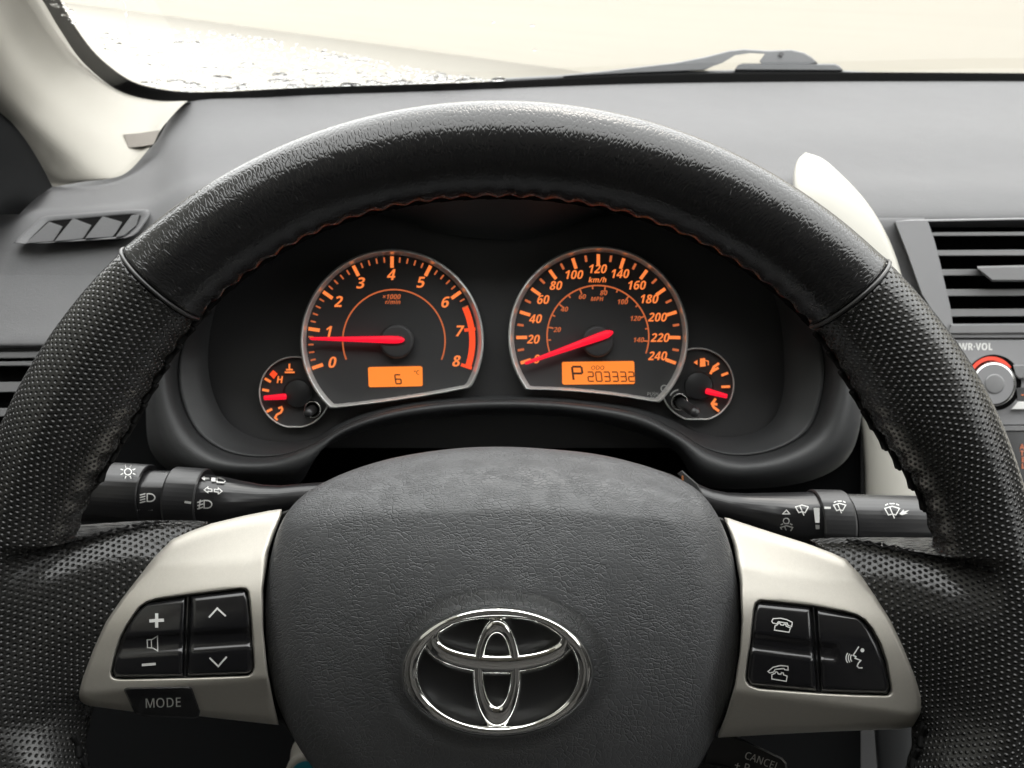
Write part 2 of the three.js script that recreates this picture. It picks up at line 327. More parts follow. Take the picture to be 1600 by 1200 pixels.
{ // wiper lying at the foot of the glass
  const o = at(1200, 105, 1.02), w = thing('windscreen_wiper', 'grey windscreen wiper resting along the foot of the glass', 'wiper', o, true);
  const oc = col(1200, 105, 1.02), mp = (x, y, h) => col(x, y, 1.02 - h).sub(oc);
  const blade = [[757, 134], [765, 126], [775, 123], [790, 122], [900, 116], [1040, 112], [1148, 109], [1320, 110], [1420, 116], [1600, 121], [1600, 126], [1320, 121], [1000, 124], [800, 133]];
  part('blade', slab(blade, mp, 0.012, -0.01, 0.003, 2), M.wiper, w);
  part('rubber', slab([[760, 137], [800, 133.5], [1000, 124.5], [1320, 121.5], [1320, 125], [1000, 129], [800, 138]], mp, 0.013, -0.008, 0.001, 0.5), M.frit, w);
  part('arm', slab([[880, 117], [950, 110], [1052, 98], [1100, 89], [1140, 79], [1162, 76.5], [1200, 79], [1236, 77.5], [1256, 82], [1268, 89], [1278, 99], [1250, 103], [1192, 103], [1188, 96], [1196, 83], [1172, 81.5], [1148, 85], [1128, 97], [1100, 110], [1000, 114], [900, 118]], mp, 0.022, 0.006, 0.003, 1.5), M.wiper, w);
  part('clip', slab([[1148, 110], [1152, 102], [1160, 99], [1305, 99.5], [1312, 103], [1317, 111]], mp, 0.024, 0.004, 0.003, 2), M.wiper, w);
  part('pivot', new THREE.CylinderGeometry(0.003, 0.003, 0.006, 14).rotateX(Math.PI / 2).translate(...mp(1220, 86, 0.022).toArray()), M.dark, w);
}
{ // A-pillar trim
  const o = at(160, 260, 0.72), p = thing('pillar_trim', 'cream grained pillar trim sloping up beside the windscreen', 'pillar trim', o);
  const rows = [ // from the glass edge round to the door edge, each bottom to top
    [[300, 158, 0.845], [246, 156, 0.838], [190, 139, 0.82], [136, 98, 0.782], [97, 47, 0.722], [68, 0, 0.672], [25, -70, 0.617], [-60, -190, 0.54]],
    [[290, 160, 0.81], [240, 166, 0.80], [184, 152, 0.782], [126, 110, 0.745], [82, 55, 0.69], [50, 0, 0.642], [2, -75, 0.588], [-90, -190, 0.515]],
    [[256, 196, 0.76], [226, 205, 0.752], [160, 180, 0.735], [92, 130, 0.70], [40, 75, 0.652], [4, 20, 0.61], [-50, -70, 0.56], [-150, -190, 0.495]],
    [[228, 238, 0.715], [205, 248, 0.71], [142, 215, 0.70], [72, 165, 0.672], [18, 105, 0.63], [-20, 45, 0.592], [-80, -60, 0.548], [-185, -190, 0.485]],
    [[190, 274, 0.69], [165, 275, 0.688], [110, 242, 0.684], [44, 185, 0.66], [-8, 130, 0.625], [-46, 70, 0.59], [-110, -50, 0.55], [-215, -190, 0.49]],
    [[130, 284, 0.69], [112, 282, 0.69], [66, 256, 0.69], [14, 205, 0.672], [-40, 150, 0.642], [-80, 90, 0.61], [-150, -40, 0.565], [-250, -190, 0.51]],
    [[84, 292, 0.70], [74, 285, 0.705], [36, 262, 0.71], [-20, 218, 0.70], [-80, 170, 0.68], [-120, 110, 0.65], [-190, -20, 0.60], [-290, -190, 0.54]],
  ].map(r => r.map(c => at(...c).sub(o)));
  part('trim', patch(rows, 36, 40).geo, M.pillar, p);
  const mp = (x, y, h) => at(x, y, lerp(0.742, 0.728, clamp((y - 200) / 30)) - h).sub(o);
  part('slot', slab([[193, 210], [215, 208], [250, 203], [240, 226], [222, 229], [201, 231]], mp, 0.0085, -0.01, 0.001, 0.5), std([0.17, 0.155, 0.138], 0.9), p, 'small taupe clip plate in the cream trim');
}
{ // black corner of the door at the far left
  const o = at(20, 290, 0.63), p = thing('door_corner_trim', 'black door corner trim tucked left of the cream pillar', 'door trim', o);
  part('trim', patch([
    [[-40, 130, 0.655], [0, 172, 0.66], [30, 205, 0.662], [60, 250, 0.665], [82, 292, 0.67]],
    [[-60, 160, 0.60], [-10, 200, 0.605], [20, 235, 0.61], [45, 270, 0.615], [70, 300, 0.62]],
    [[-120, 240, 0.56], [-60, 260, 0.565], [-20, 280, 0.57], [20, 298, 0.575], [50, 315, 0.59]],
    [[-200, 330, 0.52], [-120, 330, 0.525], [-60, 335, 0.53], [-20, 335, 0.545], [30, 335, 0.58]],
  ].map(r => r.map(c => at(...c).sub(o))), 16, 16).geo, M.matte, p);
}

// ================================================================== DASHBOARD
{
  const o = at(760, 330, 0.56), d = thing('dashboard', 'grained grey dashboard running under the windscreen behind the wheel', 'dashboard', o);
  const cols = [-400, -120, 60, 150, 230, 300, 420, 600, 760, 1000, 1240, 1400, 1600, 1900, 2300];
  const row = (f) => cols.map(x => { const [y, dd] = f(x); return at(x, y, dd).sub(o); });
  const bd = x => { const t = [[-400, 330, 0.52], [-120, 310, 0.6], [60, 292, 0.70], [150, 282, 0.72], [230, 240, 0.76], [300, 154, 0.86], [420, 147, 0.90], [600, 140, 0.94], [760, 135, 0.96], [1000, 126, 0.985], [1240, 122.5, 1.0], [1400, 122, 1.0], [1600, 123, 0.99], [1900, 130, 0.96], [2300, 150, 0.88]].find(q => q[0] === x); return [t[1], t[2]]; };
  const between = (f, g, k, bow = 0) => x => { const a = f(x), b = g(x); return [lerp(a[0], b[0], k), lerp(a[1], b[1], k) + bow]; };
  part('vent_cheek', patch([[338, 0.585], [345, 0.572], [440, 0.570], [535, 0.568], [545, 0.59]].map(([y, dd]) => [1340, 1400, 1440, 1490].map(x => at(x + (y > 440 ? 25 : 0) - (x === 1490 ? 45 : 0), y, dd).sub(o))), 20, 10).geo, M.dash, d);
  const front = x => [x < 300 ? 398 - x * 0.05 : x < 1240 ? 360 : 344 - (x - 1400) * 0.012, x < 300 ? 0.565 : 0.575];
  const roll = x => [x < 300 ? 340 - x * 0.05 : x < 1240 ? 300 : 300, x < 300 ? 0.585 : 0.60];
  const mid = x => [x <= 60 ? 305 : x <= 150 ? 300 : x <= 230 ? 272 : x <= 300 ? 232 : 215, x <= 60 ? 0.64 : x <= 150 ? 0.655 : x <= 230 ? 0.68 : x <= 300 ? 0.70 : 0.73];
  const tuck = x => [bd(x)[0] - 4, bd(x)[1] + 0.03];
  const pad = patch([row(tuck), row(bd), row(between(bd, mid, 0.5)), row(mid), row(between(mid, roll, 0.6)), row(roll), row(front), row(x => [x < 300 ? 430 : 355, x < 300 ? 0.5565 : 0.585])], 48, 110);
  part('top_pad', pad.geo, M.dash, d);
  // front face left of the cluster, down to the gap
  const F = [-400, -120, 0, 120, 240, 330];
  part('front_pad', patch([[418, 0.5605], [450, 0.55], [500, 0.534], [538, 0.522], [544, 0.526], [545, 0.56]].map(([y, dd]) => F.map(x => at(x, y + (x < 0 ? 3 : 0), dd).sub(o))), 24, 40).geo, M.dash, d);
  part('lower_panel', patch([[545, 0.62], [548, 0.57], [552, 0.56], [640, 0.56], [760, 0.555], [900, 0.55], [1100, 0.53], [1400, 0.49]].map(([y, dd]) => [-400, 0, 200, 400, 800, 1200, 1345].map(x => at(x, y, dd).sub(o))), 30, 40).geo, M.matte, d, 'dark lower dashboard panel under the cluster');
}
{ // pale trim blade between cluster and centre stack
  const o = at(1360, 500, 0.54), d = thing('trim_blade', 'curved pale cream trim blade between the gauges and the centre vent', 'trim', o);
  const L = [[1258, 238], [1246, 252], [1241, 275], [1243, 310], [1265, 400], [1310, 520], [1342, 640], [1350, 720], [1352, 820], [1360, 1000], [1372, 1200], [1390, 1330]];
  const Rr = [[1258, 238], [1285, 248], [1318, 277], [1350, 312], [1376, 352], [1396, 395], [1412, 450], [1428, 560], [1440, 680], [1448, 800], [1455, 1000], [1470, 1330]];
  const dl = i => [0.60, 0.585, 0.572, 0.562, 0.555, 0.55, 0.545, 0.54, 0.535, 0.52, 0.50, 0.48][i];
  const rows = L.map((l, i) => { const r = Rr[i]; return [[0, 0.03], [0, 0.004], [0.08, 0], [0.5, -0.004], [0.92, 0], [1, 0.004], [1, 0.03]].map(([t, k]) => at(lerp(l[0], r[0], t), lerp(l[1], r[1], t), dl(i) + k).sub(o)); });
  part('blade', patch(rows.slice(0, 10), 36, 24).geo, M.pale, d);
  part('lower_end', patch(rows.slice(9), 10, 24).geo, M.shroud, d, 'dark grey lower end of the trim');
}
{ // side demister outlet on the left
  const o = at(130, 355, 0.575), d = thing('side_vent', 'small slanted air outlet with three angled vanes beside the pillar', 'air vent', o);
  const dep = (x, y) => lerp(0.59, 0.567, (y - 326) / 58) - 0.013, mp = (x, y, h) => at(x, y, dep(x, y) - h).sub(o);
  const out = outline([[19, 383], [24, 375], [62, 341], [72, 337], [222, 326], [234, 328], [236, 336], [214, 366], [204, 372]], 90, false), hole = outline([[40, 381], [76, 346], [214, 334], [219, 337], [214, 352], [194, 369]], 90, false);
  const c = [128, 357], A = byAngle(out, c, 90), B = byAngle(hole, c, 90);
  part('frame', gridGeo([A.map(p => mp(...p, -0.006)), A.map(p => mp(...p, 0)), A.map((p, i) => mp(lerp(p[0], B[i][0], 0.12), lerp(p[1], B[i][1], 0.12), 0.0022)), A.map((p, i) => mp(lerp(p[0], B[i][0], 0.4), lerp(p[1], B[i][1], 0.4), 0.0018)), A.map((p, i) => mp(lerp(p[0], B[i][0], 0.85), lerp(p[1], B[i][1], 0.85), 0.0006)), B.map(p => mp(...p, -0.0005)), B.map(p => mp(...p, -0.004))], { closeV: true, uv: (i, j, p) => [p.x, p.y] }), M.dash, d);
  part('duct', fillGeo([poly(B)], (x, y) => mp(x, y, 0.0002)), M.black, d);
  for (const v of [[[40, 380], [77, 346.5], [98, 354], [83, 377]], [[85, 377], [114, 341], [143, 352], [130, 373]], [[133, 372.5], [160, 338], [191, 347], [178, 370]], [[181, 369.5], [206, 336], [218, 335.5], [213, 352], [194, 368.5]]]) {
    part('vane', slab(v, (x, y, h) => mp(x, y, h + 0.0016 - 0.00011 * Math.max(0, x - v[0][0] - (v[0][1] - y) * 0.9)), 0.003, 0, 0.0004, 0.6), M.dash, d);
  }
}
{ // outlet at the far left, slats behind the rim
  const o = at(0, 600, 0.56), d = thing('dash_vent', 'horizontal slatted air vent low at the left dashboard end', 'air vent', o);
  const mp = (x, y, h) => at(x, y, 0.53 - h).sub(o);
  part('recess', slab([[-200, 553], [110, 549], [110, 720], [-200, 720]], mp, -0.008, -0.02), M.black, d);
  for (const [a, b] of [[549, 560], [564, 572], [596, 613], [637, 651], [676, 690]]) part('slat', slab([[-200, a + 5], [0, a + 1], [90, a], [90, b - 1], [0, b], [-200, b + 4]], mp, 0.004, -0.006, 0.001, 1), M.vent, d);
}
{ // centre vent
  const o = at(1530, 430, 0.56), d = thing('centre_vent', 'grey centre air vent with horizontal slats and a thumb tab', 'air vent', o);
  const mp = (x, y, h) => at(x, y, 0.565 - h).sub(o);
  const hole = [[1450, 346], [1760, 340], [1760, 505], [1489, 508], [1485, 480], [1470, 415], [1460, 375]];
  part('frame', slab([[1398, 346], [1420, 343.5], [1800, 337], [1800, 528], [1484, 528], [1478, 520], [1440, 460], [1418, 398]], mp, 0.004, -0.03, 0.001, 1, [hole.slice().reverse()]), M.radio, d);
  part('duct', slab([[1440, 340], [1800, 335], [1800, 520], [1480, 520]], mp, -0.034, -0.04), M.black, d);
  for (const [y, x0, h] of [[363, 1452, 6], [391, 1462, 9], [421, 1470, 10], [452, 1477, 11], [483, 1483, 12]]) part('slat', slab([[x0, y], [1765, y - 2], [1765, y + h - 1], [x0 + 2, y + h]], mp, 0.0005, -0.02, 0.001, 1), M.vent, d);
  part('thumb_tab', slab([[1527, 416], [1650, 413], [1650, 440], [1550, 440], [1540, 432]], mp, 0.012, -0.002, 0.002, 3), M.vent, d);
  part('lower_lip', slab([[1486, 506], [1800, 504], [1800, 521], [1482, 523]], mp, 0.0065, 0.001, 0.002, 3), M.vent, d);
}
{ // radio
  const o = at(1560, 600, 0.56), r = thing('car_radio', 'grey radio panel with a volume knob and dark display', 'radio', o);
  const mp = (x, y, h) => at(x, y, 0.562 - h).sub(o);
  part('panel', slab([[1440, 531], [1800, 531], [1800, 664], [1440, 664]], mp, 0.001, -0.03, 0.001, 1), M.radio, r);
  part('lower_bezel', slab([[1440, 666], [1800, 664], [1800, 673], [1440, 674]], mp, 0.003, -0.03, 0.001, 1), M.vent, r);
  part('display', slab([[1440, 675], [1800, 675], [1800, 800], [1440, 800]], mp, 0.0, -0.03), M.button, r);
  part('legend', textGeo('PWR·VOL', 1521, 541.5, 11, (x, y) => mp(x, y, 0.0012), { stretch: 0.92 }), M.mark, r);
  const c = [1552, 598];
  const kn = sub('volume_knob', r), cyl = (rr, h0, h1, bev = 0) => gridGeo([[rr - bev, h1], [rr, h1 - bev * 0.0004], [rr, h0]].map(([q, h]) => ring(c[0], c[1], q, q, 48).map(p => mp(p[0], p[1], h))), { closeV: true });
  part('well', cyl(44, -0.002, 0.0013).clone(), M.black, kn);
  part('well_floor', fillGeo([poly(ring(c[0], c[1], 44, 44, 48))], (x, y) => mp(x, y, 0.0014)), M.black, kn);
  part('lamp_ring', strokeGeo([arcPts(c[0] - 3, c[1] + 1, 36, 39, 40, 140)], 6, (x, y) => mp(x, y, 0.0018)), G.ring, kn);
  const cap = (cx, cy, rr, h, mat, name) => part(name, fillGeo([poly(ring(cx, cy, rr, rr, 48))], (x, y) => mp(x, y, h)), mat, kn);
  part('skirt', gridGeo([[31, 0.016], [33, 0.0155], [34.5, 0.0145], [35.5, 0.002]].map(([q, h]) => ring(c[0] + 1, c[1] + 2, q, q, 48).map(p => mp(p[0], p[1], h))), { closeV: true }), M.satin, kn);
  cap(c[0] + 1, c[1] + 2, 31.2, 0.0159, M.radio, 'face'); 
  part('push_button', gridGeo([[0.1, 0.0167], [13, 0.0167], [15, 0.0163], [16, 0.0158]].map(([q, h]) => ring(c[0] + 2, c[1] + 2, q, q, 40).map(p => mp(p[0], p[1], h))), { closeV: true }), M.vent, kn);
  part('button', slab([[1583, 570], [1640, 570], [1640, 592], [1592, 592], [1586, 586]], mp, 0.005, 0, 0.001, 2), M.vent, r);
  part('button', slab([[1588, 606], [1640, 604], [1640, 626], [1590, 626]], mp, 0.002, 0, 0.0004, 1), M.shroud, r);
  part('button', slab([[1580, 640], [1590, 628], [1660, 626], [1660, 640]], mp, 0.005, 0, 0.001, 1), M.mark, r);
  part('lamp_mark', textGeo('-', 1598, 617, 9, (x, y) => mp(x, y, 0.0024)), G.orange, r);
  const dm = (x, y) => mp(x, y, 0.0004);
  part('display_text', mergeGeometries(['A', 'T', 'E', 'L'].map((t, k) => textGeo(t, 1597 + (k > 1 ? 2 : 0), 698 + k * 10, 8, dm))), G.legend, r);
}

// ================================================================== INSTRUMENT BINNACLE AND CLUSTER
const KD = 0.44, K0 = col(770, 560, KD), kl = (x, y, h = 0) => col(x, y, KD - h).sub(K0);
const worldOf = (c) => c.clone().applyQuaternion(TILT).add(EYE);
{
  const b = thing('gauge_binnacle', 'dark moulded binnacle hooding the gauges and arching over the column', 'binnacle', worldOf(K0), true);
  const I = [[325, 560], [335, 620], [358, 660], [400, 684], [450, 690], [495, 683], [530, 662], [575, 643], [650, 627], [760, 619], [880, 622], [1000, 638], [1050, 657], [1090, 675], [1130, 682], [1180, 675], [1208, 655], [1222, 620], [1225, 560], [1215, 480], [1180, 400], [1080, 345], [950, 335], [830, 372], [700, 366], [590, 335], [470, 350], [380, 400], [340, 470]];
  const L = [[262, 560], [262, 620], [290, 682], [340, 716], [420, 722], [480, 702], [540, 668], [590, 650], [660, 635], [765, 627], [885, 631], [1000, 650], [1060, 680], [1110, 712], [1160, 724], [1230, 712], [1285, 678], [1308, 620], [1312, 560], [1280, 475], [1200, 400], [1100, 335], [950, 283], [830, 268], [710, 268], [600, 280], [470, 325], [370, 402], [300, 480]];
  const O = [[233, 560], [228, 640], [236, 705], [270, 738], [400, 756], [466, 756], [500, 706], [560, 676], [660, 656], [765, 648], [895, 653], [995, 676], [1055, 706], [1092, 755], [1150, 764], [1270, 750], [1325, 715], [1346, 650], [1340, 560], [1300, 470], [1215, 390], [1110, 322], [950, 270], [830, 254], [710, 254], [595, 266], [458, 312], [352, 390], [278, 472]];
  const n = 240, cv = (pts) => new THREE.CatmullRomCurve3(pts.map(p => V3(p[0], p[1], 0)), true, 'centripetal');
  const sm = pts => cv(pts).getPoints(n).slice(0, n).map(p => [p.x, p.y]);   // equal parameter keeps the three loops in step
  const i = sm(I), l = sm(L), oo = sm(O);
  const mix = (a, c, t) => a.map((p, k) => [lerp(p[0], c[k][0], t), lerp(p[1], c[k][1], t)]);
  const isTop = p => smooth(560, 440, p[1]);
  const loop = (p, h, hTop = h) => p.map(q => kl(q[0], q[1], lerp(h, hTop, isTop(q))));
  part('inner_visor', gridGeo([loop(i, -0.006), loop(i, 0.0), loop(mix(i, l, 0.3), 0.006, 0.02), loop(mix(i, l, 0.62), 0.013, 0.045), loop(mix(i, l, 0.7), 0.0135, 0.05), loop(mix(i, l, 0.72), 0.0125, 0.05)], { closeV: true, uv: (a, c, p) => [p.x, p.y] }), M.shroud, b);
  part('surround', gridGeo([loop(mix(i, l, 0.72), 0.011, 0.05), loop(mix(i, l, 0.735), 0.0145, 0.053), loop(mix(i, l, 0.85), 0.021, 0.06), loop(l, 0.026, 0.066), loop(mix(l, oo, 0.3), 0.028, 0.068), loop(mix(l, oo, 0.65), 0.025, 0.066), loop(mix(l, oo, 0.9), 0.014, 0.058), loop(oo, 0.002, 0.045), loop(oo, -0.04, 0.0), loop(oo, -0.12, -0.14)], { closeV: true, uv: (a, c, p) => [p.x, p.y - p.z] }), M.shroud, b);
}
const cluster = thing('instrument_display', 'backlit orange instrument cluster with two round dials inside the binnacle', 'instrument cluster', worldOf(K0), true);
{
  part('face_plate', slab([[400, 345], [430, 302], [1120, 302], [1190, 345], [1235, 400], [1235, 700], [320, 700], [320, 430]], kl, -0.0075, -0.014), M.face, cluster);
  const dialClip = (c, r, chord, n = 160) => Array.from({ length: n }, (_, k) => { // circle cut by a chord curve y = chord(x)
    const a = k / n * Math.PI * 2; let x = c[0] + r * Math.cos(a), y = c[1] + r * Math.sin(a); let t = 1;
    while (y > chord(x) && t > 0.2) { t -= 0.004; x = c[0] + r * t * Math.cos(a); y = c[1] + r * t * Math.sin(a); } return [x, y];
  });
  const shrink = (pts, c, f) => pts.map(p => [c[0] + (p[0] - c[0]) * f, c[1] + (p[1] - c[1]) * f]);
  const bezel = (pts, c, w, h, thick) => gridGeo([[1, -0.003], [1, h * 0.7], [1 - w * 0.3, h], [1 - w * 0.7, h * 0.92], [1 - w, h * 0.6], [1 - w * 1.6, 0]].map(([f, z]) => shrink(pts, c, f).map(p => kl(p[0], p[1], z))), { closeV: true });
  const pol = (c, r, a) => [c[0] + r * Math.cos(a * D2R), c[1] - r * Math.sin(a * D2R)];
  const tick = (c, a, r0, r1, w, mat, parent, name = 'tick') => part(name, strokeGeo([[pol(c, r0, a), pol(c, r1, a)]], w, (x, y) => kl(x, y, 0.0003), 30), mat, parent);
  const num = (s, x, y, size, parent, o = {}, mat = G.orange, name = 'numeral') => part(name, textGeo(s, x, y, size, (X, Y) => kl(X, Y, 0.0003), { slant: 0.22, ...o }), mat, parent);
  const needle = (tip, tail, w0, w1, w2, h, parent) => { // tapered pointer with a ridge and a rounded tail
    const d = [tail[0] - tip[0], tail[1] - tip[1]], len = Math.hypot(...d), u = [d[0] / len, d[1] / len], n = [-u[1], u[0]];
    const st = [[0, w0 * 0.6], [0.02, w0], [0.5, lerp(w0, w1, 0.55)], [0.85, w1], [0.93, w1 * 0.96], [0.97, w2], [1, w2 * 0.35]];
    const P = [-1, -1, -0.4, 0.4, 1, 1].map((s, k) => st.map(([t, w]) => kl(tip[0] + d[0] * t + n[0] * s * w / 2, tip[1] + d[1] * t + n[1] * s * w / 2, h + (k === 0 || k === 5 ? -0.002 : (k === 2 || k === 3) ? 0.0008 : 0))));
    part('needle', gridGeo(P), G.needle, parent, 'glowing red needle');
  };
  const hub = (x, y, r, parent) => part('hub', gridGeo([[0.01, 0.006], [r * 0.8, 0.006], [r * 0.95, 0.0055], [r, 0.0045], [r, -0.001]].map(([q, h]) => ring(x, y, q, q, 40).map(p => kl(p[0], p[1], h))), { closeV: true }), M.face, parent);
  // seven-segment digits
  const seg = { 0: 'abcdef', 2: 'abged', 3: 'abgcd', 6: 'afgcde', P: 'abgfe' };
  const digit = (ch, x, y, w, h, sw, parent, z = 0.0008) => {
    const sl = 0.13, q = (a, b) => [x + a * w / 2 - b * h / 2 * -sl * -1 * -1, y + b * h / 2], S = { a: [[-.8, -1], [.8, -1]], b: [[1, -.85], [1, -.1]], c: [[1, .1], [1, .85]], d: [[-.8, 1], [.8, 1]], e: [[-1, .1], [-1, .85]], f: [[-1, -.85], [-1, -.1]], g: [[-.8, 0], [.8, 0]] };
    part('display_digit', strokeGeo([...seg[ch]].map(s => S[s].map(p => q(...p))), sw, (X, Y) => kl(X, Y, z), 20), lcdInk, parent);
  };
  // ---- tachometer
  {
    const t = sub('tachometer', cluster), c = [612.5, 532.5], chord = x => 638 - 0.105 * (x - 527) - 0.00022 * (x - 527) * (x - 527);
    const o = dialClip(c, 143.5, chord);
    part('dial', fillGeo([poly(shrink(o, c, 0.96))], (x, y) => kl(x, y, 0)), M.face, t);
    part('bezel', bezel(o, c, 0.042, 0.009), M.bezel, t);
    const A0 = 199, ST = 27.25;
    for (let k = 0; k <= 8; k++) tick(c, A0 - k * ST, 116, 130, k > 6 ? 5 : 5.5, k > 6 ? G.red : G.orange, t);
    for (let k = 0; k < 8; k++) for (let m = 1; m < 5; m++) if (k + m / 5 < 6.45) tick(c, A0 - (k + m / 5) * ST, 123.5, 130, 2.4, G.dim, t);
    part('redline_band', strokeGeo([arcPts(c[0], c[1], 125.5, 125.5, 23.5, -18, 40)], 9.5, (x, y) => kl(x, y, 0.0002), 4), G.red, t);
    for (const [s, x, y] of [['0', 519.5, 566], ['1', 513, 518], ['2', 529.5, 471], ['3', 564, 442], ['4', 612, 429], ['5', 658, 441], ['6', 696, 472], ['7', 718, 517], ['8', 713.5, 564]]) num(s, x, y, 17, t);
    part('arc_line', strokeGeo([arcPts(c[0] + 3, c[1], 80, 80, 201, -21, 60)], 2.2, (x, y) => kl(x, y, 0.0003), 6), G.dim, t);
    num('×1000', 612, 463.5, 7.5, t, {}, G.dim, 'legend'); num('r/min', 614, 471.5, 6.5, t, {}, G.dim, 'legend');
    hub(620, 533, 27, t);
    needle([484, 529], [632, 531], 4.5, 12, 9, 0.0075, t);
    part('display_screen', slab([[575, 575], [578, 573.5], [657, 572], [660, 574], [660.5, 602], [658, 603.5], [578, 605], [576, 603]], kl, 0.0006, -0.001), G.lcd, t, 'orange display reading six degrees');
    digit('6', 622, 592.5, 8.5, 14, 2, t);
    part('display_unit', textGeo('°C', 651, 582, 6.5, (x, y) => kl(x, y, 0.0009), { f: fontThin }), lcdInk, t);
  }
  // ---- speedometer
  {
    const s = sub('speedometer', cluster), c = [934.8, 525.5], chord = x => 609.5 + 0.02 * (x - 831) + 0.00042 * (x - 831) * (x - 831) * (x > 831 ? 1 : 0);
    const o = dialClip(c, 141, chord);
    part('dial', fillGeo([poly(shrink(o, c, 0.96))], (x, y) => kl(x, y, 0)), M.face, s);
    part('bezel', bezel(o, c, 0.042, 0.009), M.bezel, s);
    for (let k = 0; k <= 12; k++) tick(c, 199 - k * 18.17, 113, 126.5, 5.2, G.orange, s);
    for (let k = 0; k < 12; k++) tick(c, 199 - (k + 0.5) * 18.17, 119, 126.5, 3.6, G.dim, s);
    for (const [t, x, y] of [['0', 839, 561], ['20', 834, 530], ['40', 837, 498], ['60', 849, 468], ['80', 869, 446], ['100', 897, 429], ['120', 934, 420], ['140', 969, 427.5], ['160', 995, 445.5], ['180', 1014.5, 467], ['200', 1028, 495.5], ['220', 1032, 527.5], ['240', 1028, 556]]) num(t, x, y, 13.5, s, { stretch: 0.95 });
    num('km/h', 934, 437, 8, s, {}, G.orange, 'legend'); num('MPH', 933, 467, 6.5, s, {}, G.dim, 'legend');
    part('arc_line', strokeGeo([arcPts(c[0] - 0.5, c[1], 79.5, 79.5, 199, -19, 60)], 2.2, (x, y) => kl(x, y, 0.0003), 6), G.dim, s);
    const step = 18.17 / 20 * 1.609;
    for (let k = 0; k <= 14; k++) tick(c, 199 - k * 10 * step, k % 2 ? 75 : 72, 79, 2.2, G.dim, s);
    for (const [t, x, y] of [['20', 871, 515], ['40', 882, 483], ['60', 910, 463.5], ['80', 943.5, 457.5], ['100', 973, 471.5], ['120', 993, 497.5], ['140', 998, 531]]) num(t, x, y, 7.5, s, {}, G.dim);
    hub(934, 533, 25, s);
    needle([820, 568], [958, 518.5], 5, 13, 9, 0.0075, s);
    part('display_screen', slab([[878, 567], [880, 565.5], [989, 564], [991, 566], [992, 598], [990, 600], [881, 601], [878.5, 599]], kl, 0.0006, -0.001), G.lcd, s, 'orange display reading P and 203332');
    digit('P', 902.5, 583.5, 15, 21, 3.2, s);
    [...'203332'].forEach((d, k) => digit(d, 923 + k * 12.7, 588.5, 8.6, 14.5, 1.8, s));
    part('display_unit', textGeo('ODO', 934, 574.5, 6.2, (x, y) => kl(x, y, 0.0009), { f: fontThin, slant: 0.1, stretch: 1.15 }), lcdInk, s);
    const grey = std([0.3, 0.3, 0.29], 0.6), gm = (x, y) => kl(x, y, 0.0098);
    part('legend', textGeo('PUSH', 1020, 615.5, 5.2, gm, { f: fontThin }), grey, s);
    part('legend', textGeo('RESET', 1026, 622.5, 5.2, gm, { f: fontThin }), grey, s);
    part('legend', strokeGeo([arcPts(1038, 607, 5, 5, 20, 320, 16), arcPts(1062, 622, 15, 13, 100, 160, 10)], 1.8, gm), grey, s);
  }
  // ---- small gauges
  const small = (name, c, r, flat, knobRing, knob, knobR) => {
    const g = sub(name, cluster), o = dialClip(c, r, () => flat); g.position.z = -0.0034;
    part('dial', fillGeo([poly(shrink(o, c, 0.97))], (x, y) => kl(x, y, -0.0012)), M.face, g);
    part('bezel', gridGeo([[1.0, -0.0035], [1, 0.001], [0.985, 0.002], [0.96, 0.0015], [0.95, -0.001]].map(([f, z]) => shrink(o, c, f).map(p => kl(p[0], p[1], z))), { closeV: true }), M.bezel, g);
    part('hub', gridGeo([[0.01, 0.003], [20, 0.003], [23, 0.0015], [23, -0.002]].map(([q, h]) => ring(c[0] + (c[0] < 700 ? 4 : 2), c[1] + 2, q, q, 36).map(p => kl(p[0], p[1], h))), { closeV: true }), M.badge, g);
    part('collar', gridGeo([[14, 0], [13.5, 0.004], [11.5, 0.005], [9.5, 0.002], [9, -0.002]].map(([q, h]) => ring(knobRing[0], knobRing[1], q, q, 32).map(p => kl(p[0], p[1], h))), { closeV: true }), M.chrome, g);
    const ks = [[knobRing, 0, knobR], [knob, 0.024, knobR * 0.98], [knob, 0.0255, knobR * 0.85], [knob, 0.0256, 0.05]];
    part('trip_knob', gridGeo(ks.map(([p, h, q]) => ring(p[0], p[1], q, q, 28).map(w => kl(w[0], w[1], h)))  , { closeV: true }), M.stalkRing, g);
    return g;
  };
  {
    const g = small('temperature_gauge', [458, 613], 57, 669, [486, 640], [478.5, 645.5], 7.5), k = 0.0004, mp = (x, y) => kl(x, y, k);
    for (const [x0, y0, x1, y1, m] of [[412, 592, 419, 596, G.orange], [408, 609, 416, 610.5, G.orange], [415, 643, 421, 640, G.orange]]) part('tick', strokeGeo([[[x0, y0], [x1, y1]]], 4, mp), m, g);
    part('hot_band', fillGeo([poly([[418, 585], [424, 578], [431, 584], [425, 592]])], mp), G.red, g);
    part('letter', textGeo('H', 434.5, 593, 11, mp, { slant: 0.15 }), G.orange, g);
    part('letter', strokeGeo([[[433, 638], [437, 636.5], [438.5, 640], [436, 645], [430, 648], [427, 653], [430, 656]]], 3.2, mp, 2), G.orange, g);
    part('thermometer_icon', strokeGeo([[[449.5, 569], [449.5, 578]], [[443, 581.5], [457, 581.5]], [[445, 577.5], [454, 577.5]]], 2.6, mp), G.orange, g);
    needle([409, 622], [445, 619.5], 7, 9.5, 9, 0.0045, g);
  }
